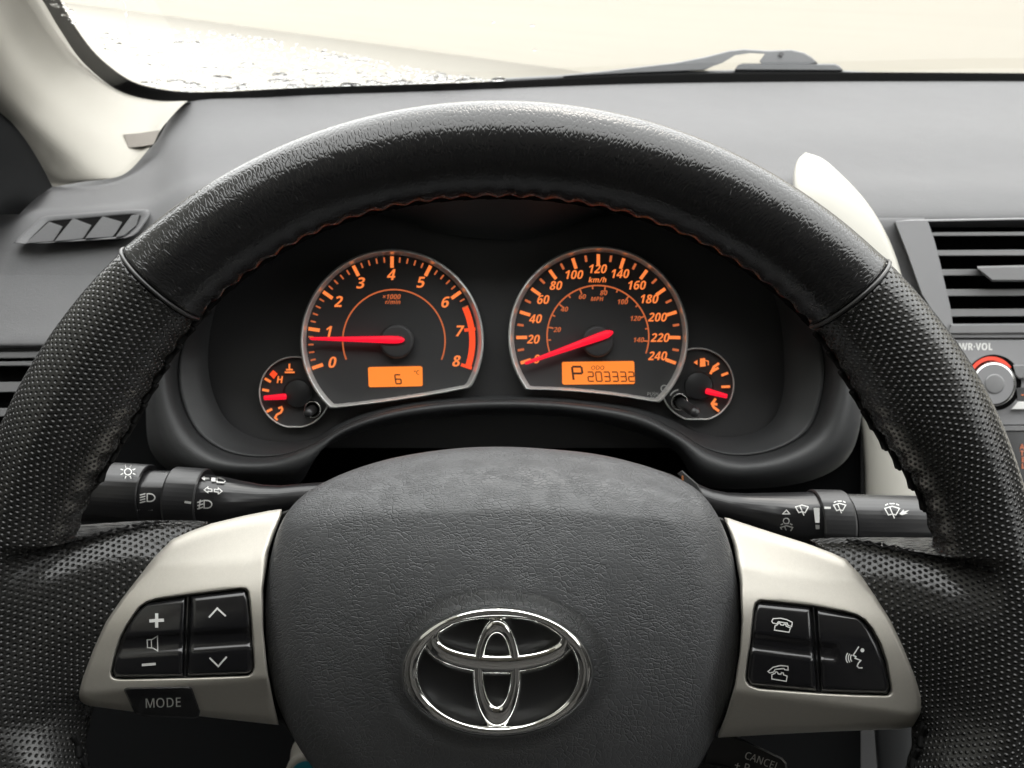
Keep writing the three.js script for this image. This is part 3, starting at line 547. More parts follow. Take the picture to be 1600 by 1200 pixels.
  {
    const g = small('fuel_gauge', [1092, 601], 58.5, 657, [1064, 628], [1088, 645], 8.2), mp = (x, y) => kl(x, y, 0.0004);
    for (const [x0, y0, x1, y1] of [[1131, 586, 1139, 583], [1131, 604.5, 1142, 604]]) part('tick', strokeGeo([[[x0, y0], [x1, y1]]], 4, mp), G.orange, g);
    part('letter', strokeGeo([[[1125, 568], [1118, 573], [1113, 583]], [[1124, 575], [1117, 579]]], 4, mp, 2), G.orange, g);
    part('letter', strokeGeo([[[1120, 624], [1115, 631], [1118, 637], [1125, 642]], [[1116, 631], [1122, 632]]], 4, mp, 2), G.orange, g);
    part('pump_icon', fillGeo([poly([[1096, 560], [1104, 559], [1105, 572], [1096, 573]]), poly([[1086, 566], [1092, 562], [1092, 570]])], mp), G.orange, g);
    part('pump_icon', strokeGeo([[[1105, 563], [1109, 564], [1109, 570]]], 1.6, mp), G.orange, g);
    needle([1139, 619.5], [1104.5, 610.5], 7, 9.5, 9, 0.0045, g);
  }
}

// ================================================================== STEERING COLUMN AND STALKS
{
  const o = col(790, 900, 0.36), c = thing('column_cover', 'dark plastic cover round the steering column behind the hub', 'column cover', worldOf(o), true);
  const mp = (x, y, d) => col(x, y, d).sub(o);
  const sec = [[480, 830], [470, 790], [500, 755], [600, 722], [780, 706], [960, 718], [1060, 742], [1098, 770], [1110, 830], [1060, 1000], [900, 1060], [640, 1060], [500, 1000]];
  const loopAt = (d, f) => outline(sec, 100).map(p => mp(790 + (p[0] - 790) * f, 880 + (p[1] - 880) * f, d));
  part('shell', gridGeo([loopAt(0.315, 0.6), loopAt(0.318, 0.93), loopAt(0.324, 0.97), loopAt(0.335, 0.985), loopAt(0.42, 0.86), loopAt(0.53, 0.72)], { closeV: true }), M.dark, c);
  part('lock_edge', slab([[1058, 740], [1066, 735], [1090, 756], [1100, 774], [1088, 778]], (x, y, h) => mp(x, y, 0.315 - h), 0.001, -0.02, 0.001, 2), M.shroud, c);
  part('key_mark', slab([[1065, 743], [1068, 743], [1068, 751], [1065, 751]], (x, y, h) => mp(x, y, 0.315 - h), 0.0016, 0.0005), std([0.45, 0.16, 0.05], 0.5), c);
}
function stalk(name, label, o, depth, groups) { // groups: [part name, material, [[x, cy, r]...]]
  const s = thing(name, label, 'stalk', worldOf(o), true), all = [];
  for (const [n, mat, st] of groups) {
    const P = st.map(([x, cy, r]) => Array.from({ length: 48 }, (_, k) => { const a = k / 48 * Math.PI * 2; const c = col(x, cy + r * Math.sin(a), depth); c.x = (x - 800) * (depth - 0.92 * Math.max(r, 23) * depth / FOCAL) / FOCAL; return c.add(V3(0, 0, r * depth / FOCAL * Math.cos(a))).sub(o); }));
    const geo = toCreasedNormals(gridGeo(P, { closeV: true }).toNonIndexed(), 0.5);
    part(n, geo, mat, s); all.push(st.slice().sort((a, b) => a[0] - b[0]));
  }
  const surf = (x, y) => {
    let cy = all[0][0][1], r = 0.1;
    for (const st of all) for (let i = 0; i < st.length - 1; i++) { const a = st[i], b = st[i + 1]; if (x >= a[0] && x <= b[0] && b[0] > a[0]) { const t = (x - a[0]) / (b[0] - a[0]), R = lerp(a[2], b[2], t); if (R > r) { r = R; cy = lerp(a[1], b[1], t); } } }
    const s2 = clamp((y - cy) / r, -0.9, 0.9);
    const h = Math.sqrt(1 - s2 * s2) * r * depth / FOCAL;
    return col(x, y, depth - h - 0.0007).sub(o);
  };
  return { s, surf };
}
{
  const { s, surf } = stalk('light_stalk', 'black light and indicator stalk with white symbols, left of the hub', col(470, 785, 0.335), 0.335, [
    ['twist_knob', M.stalk, [[90, 766, 0.1], [90, 766, 43], [93, 766, 46.5], [212, 773.5, 47.5], [214.5, 773.5, 46], [214.6, 773.5, 40]]],
    ['neck', M.stalk, [[212, 778.5, 43.2], [256, 780, 44]]],
    ['ring', M.stalkRing, [[252, 780.5, 40], [252.1, 780.5, 48.5], [255, 780.5, 51], [302, 783, 50.5], [305, 783, 49], [305.1, 783, 40]]],
    ['lever', M.stalk, [[304, 787, 45.5], [330, 788, 43], [365, 788, 36.5], [400, 786.5, 29], [430, 784, 25], [465, 780, 24], [520, 778, 26]]],
  ]);
  const mk = (paths, w = 1.7) => part('symbol', strokeGeo(paths, w, surf, 2), M.mark, s);
  const fl = (pts) => part('symbol', fillGeo(pts.map(p => poly(p)), surf), M.mark, s);
  const rays = []; for (let k = 0; k < 8; k++) { const a = (k * 45 + 22) * D2R; rays.push([[200 + 8.5 * Math.cos(a), 737 + 7.5 * Math.sin(a)], [200 + 12 * Math.cos(a), 737 + 11 * Math.sin(a)]]); }
  mk([ring(200, 737, 5.4, 5, 18), ...rays], 1.3);
  fl([[[193, 796], [202, 796.5], [202, 799.5], [193, 799]]]);
  const lampL = (x, y) => [[[x, y - 6], [x + 4, y - 6], ...arcPts(x + 4, y, 8, 6, 90, -90, 10), [x, y + 6]]].map(p => Object.assign(p, { closed: true }));
  mk([...lampL(230, 777.5), ...[-6, -2, 2, 6].map(d => [[219, 779.5 + d], [226.5, 777.5 + d]])], 1.9);
  mk([[[218, 797], [218, 806], [221, 805], [223, 801.5], [221, 798], [218, 797]], ...[-4, 0, 4].map(d => [[213 - 0.2 * d, 801.5 + d * 1.1], [217, 801.5 + d * 0.8]]), [[233, 797.5], [228, 799], [227, 801.5], [228, 804], [233, 806]], ...[-4, 0, 4].map(d => [[234, 801.5 + d * 0.8], [238, 801.5 + d * 1.1]])], 1.3);
  mk([ring(221, 819.5, 4.2, 2.8, 18)], 1.3);
  fl([[[289, 782.5], [299, 784], [298, 787.5], [288, 786]]]);
  fl([[[314, 747], [320, 743.5], [320, 745.5], [327, 746.5], [327, 749], [320, 748.5], [320, 750.5]], [[330, 746], [337, 746.5], [337, 752.5], [330, 751.5]]]);
  mk([Object.assign([[339, 746.5], [344, 746.8], [351, 749.5], [352, 752], [349, 753.8], [339, 753]], { closed: true })], 1.4);
  mk([Object.assign([[319, 765.5], [325, 760.5], [325, 763.5], [331, 764.2], [331, 768], [325, 767.6], [325, 770]], { closed: true }), Object.assign([[347, 767.5], [341, 762], [341, 764.8], [335, 764.4], [335, 768.3], [341, 769], [341, 772]], { closed: true })], 1.3);
  mk([...lampL(319, 788), [[313, 781.5], [311, 795]], ...[-5, 0, 5].map(d => [[309, 790 + d], [317, 787.5 + d]])], 1.9);
  mk([ring(315.5, 811, 3.8, 4, 18)], 1.7);
}
{
  const { s, surf } = stalk('wiper_stalk', 'black wiper stalk with white symbols, right of the hub', col(1110, 792, 0.335), 0.335, [
    ['twist_knob', M.stalk, [[1510, 823, 0.1], [1510, 823, 44], [1506, 823, 47], [1341, 820.5, 48.5], [1339, 820.5, 47]]],
    ['ring', M.stalkRing, [[1338.6, 818, 40], [1338.5, 818, 50], [1336, 818, 52], [1290, 816.5, 51.5], [1287, 816.5, 49.5], [1286.9, 816.5, 40]]],
    ['lever', M.stalk, [[1288, 815, 46], [1250, 814, 44], [1210, 809, 38.5], [1175, 803, 32], [1145, 797, 27], [1118, 790, 25], [1096, 783, 27], [1050, 778, 32]]],
  ]);
  const mk = (paths, w = 1.7) => part('symbol', strokeGeo(paths, w, surf, 2), M.mark, s);
  const fl = (pts) => part('symbol', fillGeo(pts.map(p => poly(p)), surf), M.mark, s);
  const wash = (x, y, k, spray) => { const q = (a, b) => [x + a * k, y + b * k]; return [Object.assign([q(-10, -4), q(0, -7), q(10, -4), q(5, 5), q(0, 3.5), q(-5, 5)], { closed: true }), [q(-3, -5), q(3, 9)], ...(spray ? [[q(-9, -8.5), q(-6, -10)], [q(-3, -10.5), q(3, -10.5)], [q(6, -10), q(9, -8.5)]] : [])]; };
  mk(wash(1253, 796, 1, false), 1.7); mk(wash(1312, 793, 0.95, true), 1.6); mk(wash(1394, 799, 1.15, true), 1.6); mk(wash(1229, 828, 0.95, true), 1.8);
  mk([Object.assign([[1223, 803], [1229, 797], [1234, 803]], { closed: true }), ring(1228.5, 814, 4.6, 4.4, 18)], 1.6);
  fl([[[1271, 793.5], [1280.5, 793.5], [1280.5, 817], [1274, 817]], [[1274, 820], [1280.5, 820], [1280.5, 840], [1276, 840]], [[1277, 843.5], [1280.5, 843.5], [1280.5, 856]], [[1288, 791.5], [1298, 792], [1298, 795], [1288, 795]], [[1405, 803], [1412, 796], [1412, 799], [1421, 797], [1415, 801.5], [1419, 802], [1409, 805]]]);
}
{ // cruise lever peeking out below the right spoke
  const o = col(1170, 1190, 0.31), c = thing('cruise_lever', 'black cruise control lever marked CANCEL below the right spoke', 'stalk', worldOf(o), true);
  const mp = (x, y, h) => col(x, y, 0.31 - h).sub(o);
  part('lever', slab([[1110, 1150], [1150, 1150], [1180, 1164], [1222, 1184], [1229, 1192], [1232, 1215], [1215, 1250], [1130, 1225], [1095, 1205]], mp, 0.006, -0.02, 0.002, 3), M.stalkRing, c);
  part('face', slab([[1095, 1192], [1130, 1196], [1170, 1211], [1215, 1228], [1208, 1252], [1130, 1240], [1090, 1220]], mp, 0.0075, 0.004, 0.0005, 1), M.stalk, c);
  part('lettering', textGeo('CANCEL', 1191, 1189, 11.5, (x, y) => mp(x, y, 0.0064), { f: fontThin, turn: -20, stretch: 1.0 }), M.mark, c);
  part('lettering', textGeo('+ R', 1160, 1198, 13, (x, y) => mp(x, y, 0.0079), { f: fontThin, turn: -14 }), M.mark, c);
}
{ // something pale and teal on the floor, just showing past the hub
  const o = at(488, 1196, 0.42), c = thing('bottle_cap', 'cream and teal cap glimpsed below the hub', 'cap', o, true);
  const L = new THREE.LatheGeometry([[0, 0.012], [0.009, 0.012], [0.0115, 0.011], [0.012, 0.009], [0.0125, 0], [0.015, -0.01], [0.015, -0.03]].map(p => new THREE.Vector2(...p)), 28).rotateX(Math.PI / 2);
  part('cap', L, std([0.16, 0.15, 0.13], 0.6), c);
  part('disc', new THREE.CircleGeometry(0.0085, 24).translate(0, 0, 0.0124), std([0.0, 0.09, 0.12], 0.5), c);
}

// ================================================================== STEERING WHEEL
const WD = 0.272, W0 = V3((777 - 800) * WD / FOCAL, (600 - 980) * WD / FOCAL, -WD), wl = (x, y, h = 0) => col(x, y, WD - h).sub(W0);
const wheel = thing('steering_wheel', 'black leather steering wheel with silver spokes and chrome oval emblem', 'steering wheel', worldOf(W0), true);
const tab = (T, x) => { let i = 0; while (i < T.length - 2 && T[i + 1][0] <= x) i++; const a = T[i], b = T[i + 1], p = T[Math.max(0, i - 1)], q = T[Math.min(T.length - 1, i + 2)], t = clamp((x - a[0]) / (b[0] - a[0])); const m0 = (b[1] - p[1]) / (b[0] - p[0]) * (b[0] - a[0]), m1 = (q[1] - a[1]) / (q[0] - a[0]) * (b[0] - a[0]); return (2 * t ** 3 - 3 * t * t + 1) * a[1] + (t ** 3 - 2 * t * t + t) * m0 + (-2 * t ** 3 + 3 * t * t) * b[1] + (t ** 3 - t * t) * m1; };
const RT = [[-95, 170], [-60, 170], [-30, 172], [0, 174], [14, 174.4], [28, 170.5], [43.6, 171], [65, 170.1], [90, 168.9], [115, 169.7], [134, 169.3], [152, 167.6], [166, 170.6], [180, 172.5], [210, 172], [240, 170], [275, 170]];
const rT = [[-95, 15.5], [-60, 16], [-30, 16.5], [0, 15.8], [14, 15.7], [28, 18.8], [43.6, 16.5], [65, 16.1], [90, 16.4], [115, 15.8], [134, 16.8], [152, 18.8], [166, 16.4], [180, 15.8], [210, 16.5], [240, 16], [275, 15.5]];
const edgeL = [[160, 500], [164.8, 527], [171.9, 566], [179.1, 610], [187, 652], [190, 664], [196, 672]], edgeR = [[-16, 680], [-9.4, 671], [-4.4, 645], [2.8, 604], [11.1, 555], [16, 525]];
const SEAMV = 192 * D2R, STITCH = 3.1;
function rimPoint(th, j, M_, grow) {
  const R = tab(RT, th) / 1000, r = tab(rT, th) / 1000 * (1 + grow), c = Math.cos(th * D2R), s = Math.sin(th * D2R);
  const v = lerp(-125, 258, j / M_) * D2R;
  const dv = v - SEAMV, pinch = -0.0011 * Math.exp(-dv * dv / 0.02) + 0.0005 * Math.exp(-dv * dv / 0.35) * Math.cos(th / STITCH * 2 * Math.PI);
  let rho = R + (r + pinch) * Math.cos(v), z = (r + pinch) * 1.1 * Math.sin(v);
  const wL = smooth(168.6, 171.0, th) * (1 - smooth(189.5, 199, th)), wR = smooth(9.8, 7.4, th) * (1 - smooth(-9.5, -19, th)), w = Math.max(wL, wR);
  let turn = th;
  if (w > 0) {
    const vA = 82 * D2R;
    if (v > vA) {
      const k = clamp((v - vA) / (258 * D2R - vA)), lean = smooth(0.1, 0.75, k) * w * (wL > 0 ? -6.2 * (1 - smooth(171, 184, th)) : 3.8 * (1 - smooth(7.4, -4, th))), e = tab(wL > 0 ? edgeL : edgeR, th + lean) * WD / FOCAL;
      turn = th + lean;
      const a = [R + r * Math.cos(vA), 1.1 * r * Math.sin(vA)], px = e * FOCAL / WD, ez = (wL > 0 ? surfL : surfR)(777 + px * Math.cos(turn * D2R), 980 - px * Math.sin(turn * D2R)) - 0.0022, k1 = 0.8;
      let q;
      if (k < k1) { const t = k / k1, L = (a[0] - e); const m0 = [-L * 0.9, -L * 0.1], m1 = [-L * 0.9, -L * 0.45], h1 = 2 * t ** 3 - 3 * t * t + 1, h2 = t ** 3 - 2 * t * t + t, h3 = -2 * t ** 3 + 3 * t * t, h4 = t ** 3 - t * t; q = [h1 * a[0] + h2 * m0[0] + h3 * e + h4 * m1[0], h1 * a[1] + h2 * m0[1] + h3 * ez + h4 * m1[1]]; }
      else { const t = (k - k1) / (1 - k1); q = [e - 0.0005 * t, ez - 0.007 * t]; }
      const roll = wL > 0 ? 1 - smooth(171, 179, th) : 1 - smooth(7.4, -0.6, th);
      q[1] -= 0.009 * roll * roll * smooth(0.05, 0.35, k);
      rho = lerp(rho, q[0], w); z = lerp(z, q[1], w);
    }
  }
  return V3(rho * Math.cos(turn * D2R), rho * Math.sin(turn * D2R), z);
}
function rimSection(a0, a1, n, M_, lipA, lipB) {
  const P = [], U = [], VV = [];
  for (let i = 0; i <= n; i++) {
    const th = lerp(a0, a1, i / n), da = Math.abs(th - a0), db = Math.abs(th - a1);
    const g = lipA * Math.exp(-((da / 0.9) ** 2)) + lipB * Math.exp(-((db / 0.9) ** 2)) - 0.07 * (Math.exp(-((da / 0.12) ** 2)) + Math.exp(-((db / 0.12) ** 2)));
    const row = []; for (let j = 0; j <= M_; j++) row.push(rimPoint(th, j, M_, g)); P.push(row);
    let s = 0; U.push(th * D2R * 0.17); VV.push(row.map((p, j) => (j ? s += p.distanceTo(row[j - 1]) : 0)));
  }
  return gridGeo(P, { uv: (i, j) => [U[i], VV[i][j]] });
}
// core plate behind the hub
part('hub_core', slab([[440, 800], [700, 720], [860, 720], [1130, 810], [1200, 880], [1330, 900], [1420, 1080], [1390, 1120], [1120, 1140], [1000, 1290], [940, 1560], [610, 1560], [560, 1290], [440, 1128], [170, 1095], [150, 1070], [240, 890], [400, 850]], wl, -0.030, -0.045, 0.002, 3), M.gap, wheel);
// silver spoke covers with an opening for the switches
// section of the covers from top to bottom: a steep facet along the top edge, a rounded shoulder, a flat round the switches, an undercut below
const fallL = [], fallR = [];
for (const [T, shift, under] of [[fallL, 0, 1062], [fallR, 18, 1086]]) {
  let h = 0; for (let y = 1010; y >= 600; y--) { T[y] = h; h -= (0.5 * smooth(1000 + shift, 905 + shift, y) + 0.38 * smooth(884 + shift, 868 + shift, y)) * 0.0002267; }
  h = 0; for (let y = 1010; y < 1400; y++) { T[y] = h; h -= (0.12 * smooth(1010, 1050, y) + 0.66 * smooth(under, under + 14, y)) * 0.0002267; }
}
const look = (T, y) => { const k = clamp(Math.floor(y), 601, 1398), f = clamp(y - k); return lerp(T[k], T[k + 1], f); };
const surfL = (x, y) => 0.0015 + look(fallL, y + (x - 300) * 0.09) - 1.3 * (Math.max(0, 330 - x) * 0.0002267) ** 2;
const surfR = (x, y) => 0.0015 + look(fallR, y - (x - 1250) * 0.13) - 1.3 * (Math.max(0, x - 1240) * 0.0002267) ** 2;
function spoke(name, label, outer, hole, c, surf) {
  const n = 300, A = byAngle(outer, c, n), B = byAngle(hole, c, n), S = sub(name, wheel, label);
  const bl = (f, dh) => A.map((p, i) => { const x = lerp(B[i][0], p[0], f), y = lerp(B[i][1], p[1], f); return wl(x, y, surf(x, y) + dh); });
  const inn = (f, dh) => B.map(p => { const x = c[0] + (p[0] - c[0]) * f, y = c[1] + (p[1] - c[1]) * f; return wl(x, y, surf(x, y) + dh); });
  const g = gridGeo([inn(0.97, -0.008), inn(0.972, -0.0034), inn(0.985, -0.0022), inn(0.997, -0.0006), bl(0.012, -0.0001), bl(0.05, 0), bl(0.12, 0), bl(0.2, 0), bl(0.3, 0), bl(0.4, 0), bl(0.5, 0), bl(0.6, 0), bl(0.68, 0), bl(0.75, 0), bl(0.8, 0), bl(0.85, -0.0001), bl(0.93, -0.0006), bl(0.975, -0.0016), bl(1, -0.0034), bl(1, -0.0034), bl(1, -0.014)], { closeV: true });
  part('cover', g, M.silver, S);
  return S;
}
const outL = outline([[443, 795], [420, 798], [380, 806], [330, 818], [295, 831], [268, 843], [240, 868], [215, 900], [190, 934], [165, 971], [145, 1015], [128, 1060], [121, 1084], [124, 1096], [140, 1103], [200, 1111], [310, 1119], [400, 1129], [436, 1133], [428, 1100], [418, 1050], [411, 980], [411, 920], [420, 860]], 400, false);
const holeL = outline([[172, 1050], [179, 1018], [187, 995], [198, 975], [208, 960], [217, 948], [229, 940], [245, 935], [291, 929], [376, 918.5], [384, 919], [389, 924], [392, 940], [397, 1000], [399, 1044], [396, 1052], [388, 1057], [300, 1060], [190, 1062.5], [178, 1061], [173, 1057]], 400, false);
const outR = outline([[1131, 807], [1160, 817], [1200, 830], [1260, 849], [1300, 864], [1322, 874], [1345, 897], [1368, 928], [1392, 968], [1412, 1012], [1430, 1056], [1441, 1092], [1440, 1112], [1426, 1136], [1408, 1139], [1300, 1143], [1200, 1148], [1120, 1153], [1134, 1118], [1148, 1072], [1156, 1020], [1159, 970], [1156, 910], [1146, 850]], 400, false);
const holeR = outline([[1163, 1056], [1166, 1030], [1172, 990], [1176, 952], [1179, 942], [1187, 937], [1267, 945.5], [1320, 955], [1338, 960], [1352, 968], [1364, 982], [1377, 1006], [1387, 1036], [1394, 1074], [1394, 1083], [1388, 1088], [1340, 1087], [1280, 1084], [1185, 1077], [1170, 1072], [1164, 1065]], 400, false);
const spL = spoke('spoke_trim', 'silver spoke cover with volume and seek buttons', outL, holeL, [295, 995], surfL);
const spR = spoke('spoke_trim', 'silver spoke cover with telephone and voice buttons', outR, holeR, [1275, 1015], surfR);
part('switch_bed', fillGeo([poly(holeL)], (x, y) => wl(x, y, surfL(x, y) - 0.0032)), M.gap, spL);
part('switch_bed', fillGeo([poly(holeR)], (x, y) => wl(x, y, surfR(x, y) - 0.0032)), M.gap, spR);
const grooveL = (x, y) => { const yc = 1003 - (x - 290) * 0.07, t = (y - yc) / 13; return -0.0013 * Math.exp(-t * t * t * t) * 1; };
const grooveR = (x, y) => { const yc = 1012 + (x - 1240) * 0.13, t = (y - yc) / 12; return -0.0013 * Math.exp(-t * t * t * t) * (1 - smooth(1300, 1316, x)); };
const btnL = (x, y) => surfL(x, y) - 0.0006 + grooveL(x, y), btnR = (x, y) => surfR(x, y) - 0.0006 + grooveR(x, y);
function button(name, label, left, right, hgt, parent) {
  const cl = new THREE.CatmullRomCurve3(left.map(p => V3(p[0], p[1], 0)), false, 'catmullrom', 0.3), cr = new THREE.CatmullRomCurve3(right.map(p => V3(p[0], p[1], 0)), false, 'catmullrom', 0.3), P = [];
  const ss = [0, 0, 0.012, 0.035, 0.07]; for (let k = 1; k < 40; k++) ss.push(0.07 + 0.86 * k / 40); ss.push(0.93, 0.965, 0.988, 1, 1);
  const drop = [-0.005, -0.0013, -0.0006, -0.00015, 0], dr = k => k < 5 ? drop[k] : k > ss.length - 6 ? drop[ss.length - 1 - k] : 0;
  ss.forEach((s, i) => { const a = cl.getPointAt(s), b = cr.getPointAt(s), row = []; ss.forEach((t, j) => { const x = lerp(a.x, b.x, t), y = lerp(a.y, b.y, t); row.push(wl(x, y, hgt(x, y) + Math.min(dr(i), dr(j)))); }); P.push(row); });
  return part(name, gridGeo(P), M.button, parent, label);
}
button('button', 'glossy black volume rocker', [[231, 943], [219, 952], [210, 963], [200, 977], [189, 999], [181, 1022], [176, 1048], [181, 1058]], [[289, 934], [289, 950], [288, 975], [288, 1000], [287, 1025], [286.5, 1045], [286, 1057]], btnL, spL);
button('button', 'glossy black seek rocker', [[298, 932], [298, 950], [296.5, 975], [295, 1000], [294, 1025], [293, 1045], [292.5, 1057]], [[383, 922], [387, 935], [390, 960], [392.5, 990], [394.5, 1020], [395, 1044], [388, 1053]], btnL, spL);
button('button', 'glossy black telephone rocker', [[1184, 941], [1179, 960], [1176, 985], [1173, 1010], [1170, 1035], [1167.5, 1058], [1174, 1071]], [[1266, 949], [1268, 970], [1270, 995], [1272, 1020], [1274, 1045], [1275, 1065], [1276, 1080]], btnR, spR);
button('button', 'glossy black voice command button', [[1276, 951], [1277, 970], [1278, 995], [1279.5, 1020], [1281, 1045], [1282, 1065], [1283, 1081]], [[1335, 963], [1348, 972], [1360, 987], [1373, 1011], [1382, 1036], [1389, 1070], [1386, 1084]], btnR, spR);
part('divider', strokeGeo([[[293.5, 933], [291, 1000], [289, 1057]]], 2, (x, y) => wl(x, y, btnL(x, y) - 0.0008), 4), M.button, spL);
part('divider', strokeGeo([[[1271, 950], [1275.5, 1010], [1279.5, 1080]]], 2, (x, y) => wl(x, y, btnR(x, y) - 0.0008), 4), M.button, spR);
{ // printed marks on the switches
  const mL = (x, y) => wl(x, y, btnL(x, y) + 0.00025), mR = (x, y) => wl(x, y, btnR(x, y) + 0.00025), grey = std([0.42, 0.42, 0.41], 0.5);
  const mk = (paths, w, mp, P, mat = M.mark, name = 'symbol') => part(name, strokeGeo(paths, w, mp, 2), mat, P);
  mk([[[235, 970], [254.5, 969]], [[244.8, 960], [244.8, 979]]], 5, mL, spL);
  mk([[[223, 1039], [242, 1037.5]]], 4, mL, spL);
  mk([Object.assign([[230, 1000], [238, 999], [246, 994], [246.5, 1017], [238.5, 1012.5], [230.5, 1012]], { closed: true }), [[236.5, 999.5], [236.8, 1012.3]]], 1.6, mL, spL, grey);
  mk([[[327, 964], [339.5, 950.5], [352, 962]]], 2.8, mL, spL); mk([[[328, 1028.5], [341, 1041], [353.5, 1027]]], 2.8, mL, spL);
  const P1 = [Object.assign([[1206, 971], [1208, 966.5], [1219, 966], [1229, 968], [1238, 972.5], [1237, 979], [1231, 977], [1230, 973.5], [1216, 971.5], [1214, 974.5], [1208, 974]], { closed: true }), Object.assign([[1211, 978], [1215, 976], [1216, 973.5], [1219, 974], [1219.5, 976], [1224, 977], [1225, 975], [1228, 975.5], [1228.5, 978.5], [1235, 981], [1233, 988], [1210, 984.5]], { closed: true })];
  const P2 = [Object.assign([[1200, 1049], [1208, 1042.5], [1220, 1039.8], [1231, 1041], [1231.5, 1047], [1226, 1046.5], [1225, 1044.5], [1211, 1046], [1209, 1050], [1203, 1051.5]], { closed: true }), Object.assign([[1206, 1054], [1211, 1052], [1212, 1049.5], [1215, 1050.5], [1216, 1053], [1220, 1053.5], [1221, 1051], [1224, 1051.5], [1224.5, 1054.5], [1230, 1056.5], [1228.5, 1064.5], [1206, 1061]], { closed: true })];
  mk(P1, 1.7, mR, spR); mk(P2, 1.7, mR, spR);
  mk([[[1341.5, 1011], [1333, 1024], [1337.5, 1026], [1336, 1028.5], [1345, 1032], [1341, 1036.5], [1339.5, 1041], [1342, 1043.5], [1347, 1043.5]]], 2, mR, spR);
  mk([arcPts(1338, 1028, 9, 9, 150, 215, 8), arcPts(1340, 1028, 14.5, 12, 150, 212, 8), arcPts(1342, 1028, 20, 15, 152, 208, 8)], 1.8, mR, spR);
  part('symbol', fillGeo([poly(ring(1347.5, 1016, 3.2, 3.2, 14))], mR), M.mark, spR);
  const mode = sub('mode_button', wheel), hM = (x, y, h) => wl(x, y, surfL(x, y) + h);
  part('cap', slab(outline([[193, 1078], [197, 1074.5], [295, 1072.5], [300, 1075], [313, 1112], [311, 1120], [305, 1123], [222, 1119], [210, 1114]], 80, false), hM, 0.0014, -0.01, 0.0008, 2.2), M.button, mode);
  part('lettering', textGeo('MODE', 255, 1098, 14.5, (x, y) => hM(x, y, 0.00165), { f: fontThin, gap: 1.8, turn: 2 }), M.mark, mode);
}
part('upper_rim', rimSection(43.7, 134.1, 260, 96, 0.02, 0.02), M.topLeather, wheel, 'smooth worn leather across the top of the rim');
part('rim_grip', rimSection(134.3, 262, 420, 110, 0.0, 0), M.dimpled, wheel, 'dimpled leather grip on the light stalk side');
part('rim_grip', rimSection(43.5, -88, 420, 110, 0.0, 0), M.dimpled, wheel, 'dimpled leather grip on the wiper stalk side');
part('lower_rim', rimSection(262.2, 271.8, 20, 60, 0, 0), M.topLeather, wheel);
for (const th of [134.2, 43.6]) { // raised leather edge where the smooth and dimpled hides meet
  const pts = []; for (let j = 20; j <= 92; j++) pts.push(rimPoint(th, j, 110, 0.012));
  part('seam_edge', new THREE.TubeGeometry(new THREE.CatmullRomCurve3(pts), 90, 0.0007, 8), M.edge, wheel);
}
{ // matte turned-in edge of the hide under the top of the rim
  const P = []; for (let i = 0; i <= 160; i++) { const th = lerp(44, 133.8, i / 160), R = tab(RT, th) / 1000, r = tab(rT, th) / 1000 + 0.00025, row = []; for (let j = 0; j <= 14; j++) { const v = lerp(185, 256, j / 14) * D2R, e = j === 0 || j === 14 ? -0.0008 : 0; row.push(V3((R + (r + e) * Math.cos(v)) * Math.cos(th * D2R), (R + (r + e) * Math.cos(v)) * Math.sin(th * D2R), 1.1 * (r + e) * Math.sin(v))); } P.push(row); }
  part('turned_edge', gridGeo(P), M.matte, wheel);
}
{ // cross stitching along the inside of the rim
  const cap = new THREE.CapsuleGeometry(0.00095, 0.0072, 3, 7), one = mergeGeometries([cap.clone().rotateZ(0.42), cap.clone().rotateZ(-0.42)]), single = cap.clone().rotateZ(0.5).scale(0.6, 0.6, 0.6);
  for (let th = -24; th < 204; th += STITCH) {
    if ((th > 160 && th < 193) || (th > -13 && th < 16)) continue;
    const upper = th > 44 && th < 133.6, R = tab(RT, th) / 1000, r = tab(rT, th) / 1000 - 0.0001, v = SEAMV;
    const m = part('stitch', upper ? single : one, upper ? M.matte : M.thread, wheel);
    const rad = V3(Math.cos(th * D2R), Math.sin(th * D2R), 0), nrm = rad.clone().multiplyScalar(Math.cos(v)).add(V3(0, 0, Math.sin(v))).normalize(), tan = V3(-rad.y, rad.x, 0), bin = new THREE.Vector3().crossVectors(nrm, tan);
    m.position.copy(rad).multiplyScalar(R).addScaledVector(rad, r * Math.cos(v)).add(V3(0, 0, r * 1.1 * Math.sin(v)));
    m.quaternion.setFromRotationMatrix(new THREE.Matrix4().makeBasis(new THREE.Vector3().crossVectors(tan, nrm), tan, nrm));
  }
  for (const th of [170.4, 8.0]) { // stitches along the top of the leather web
    const edge = new THREE.CatmullRomCurve3([0.12, 0.25, 0.38, 0.5, 0.62, 0.72].map(k => rimPoint(th, (82 + k * 176 + 125) / 383 * 110, 110, 0)));
    for (let k = 0; k < 10; k++) { const m = part('stitch', one, M.thread, wheel), u = (k + 0.5) / 10; m.position.copy(edge.getPoint(u)); m.quaternion.setFromUnitVectors(V3(0, 1, 0), edge.getTangent(u)); m.scale.setScalar(0.55); }
  }
}
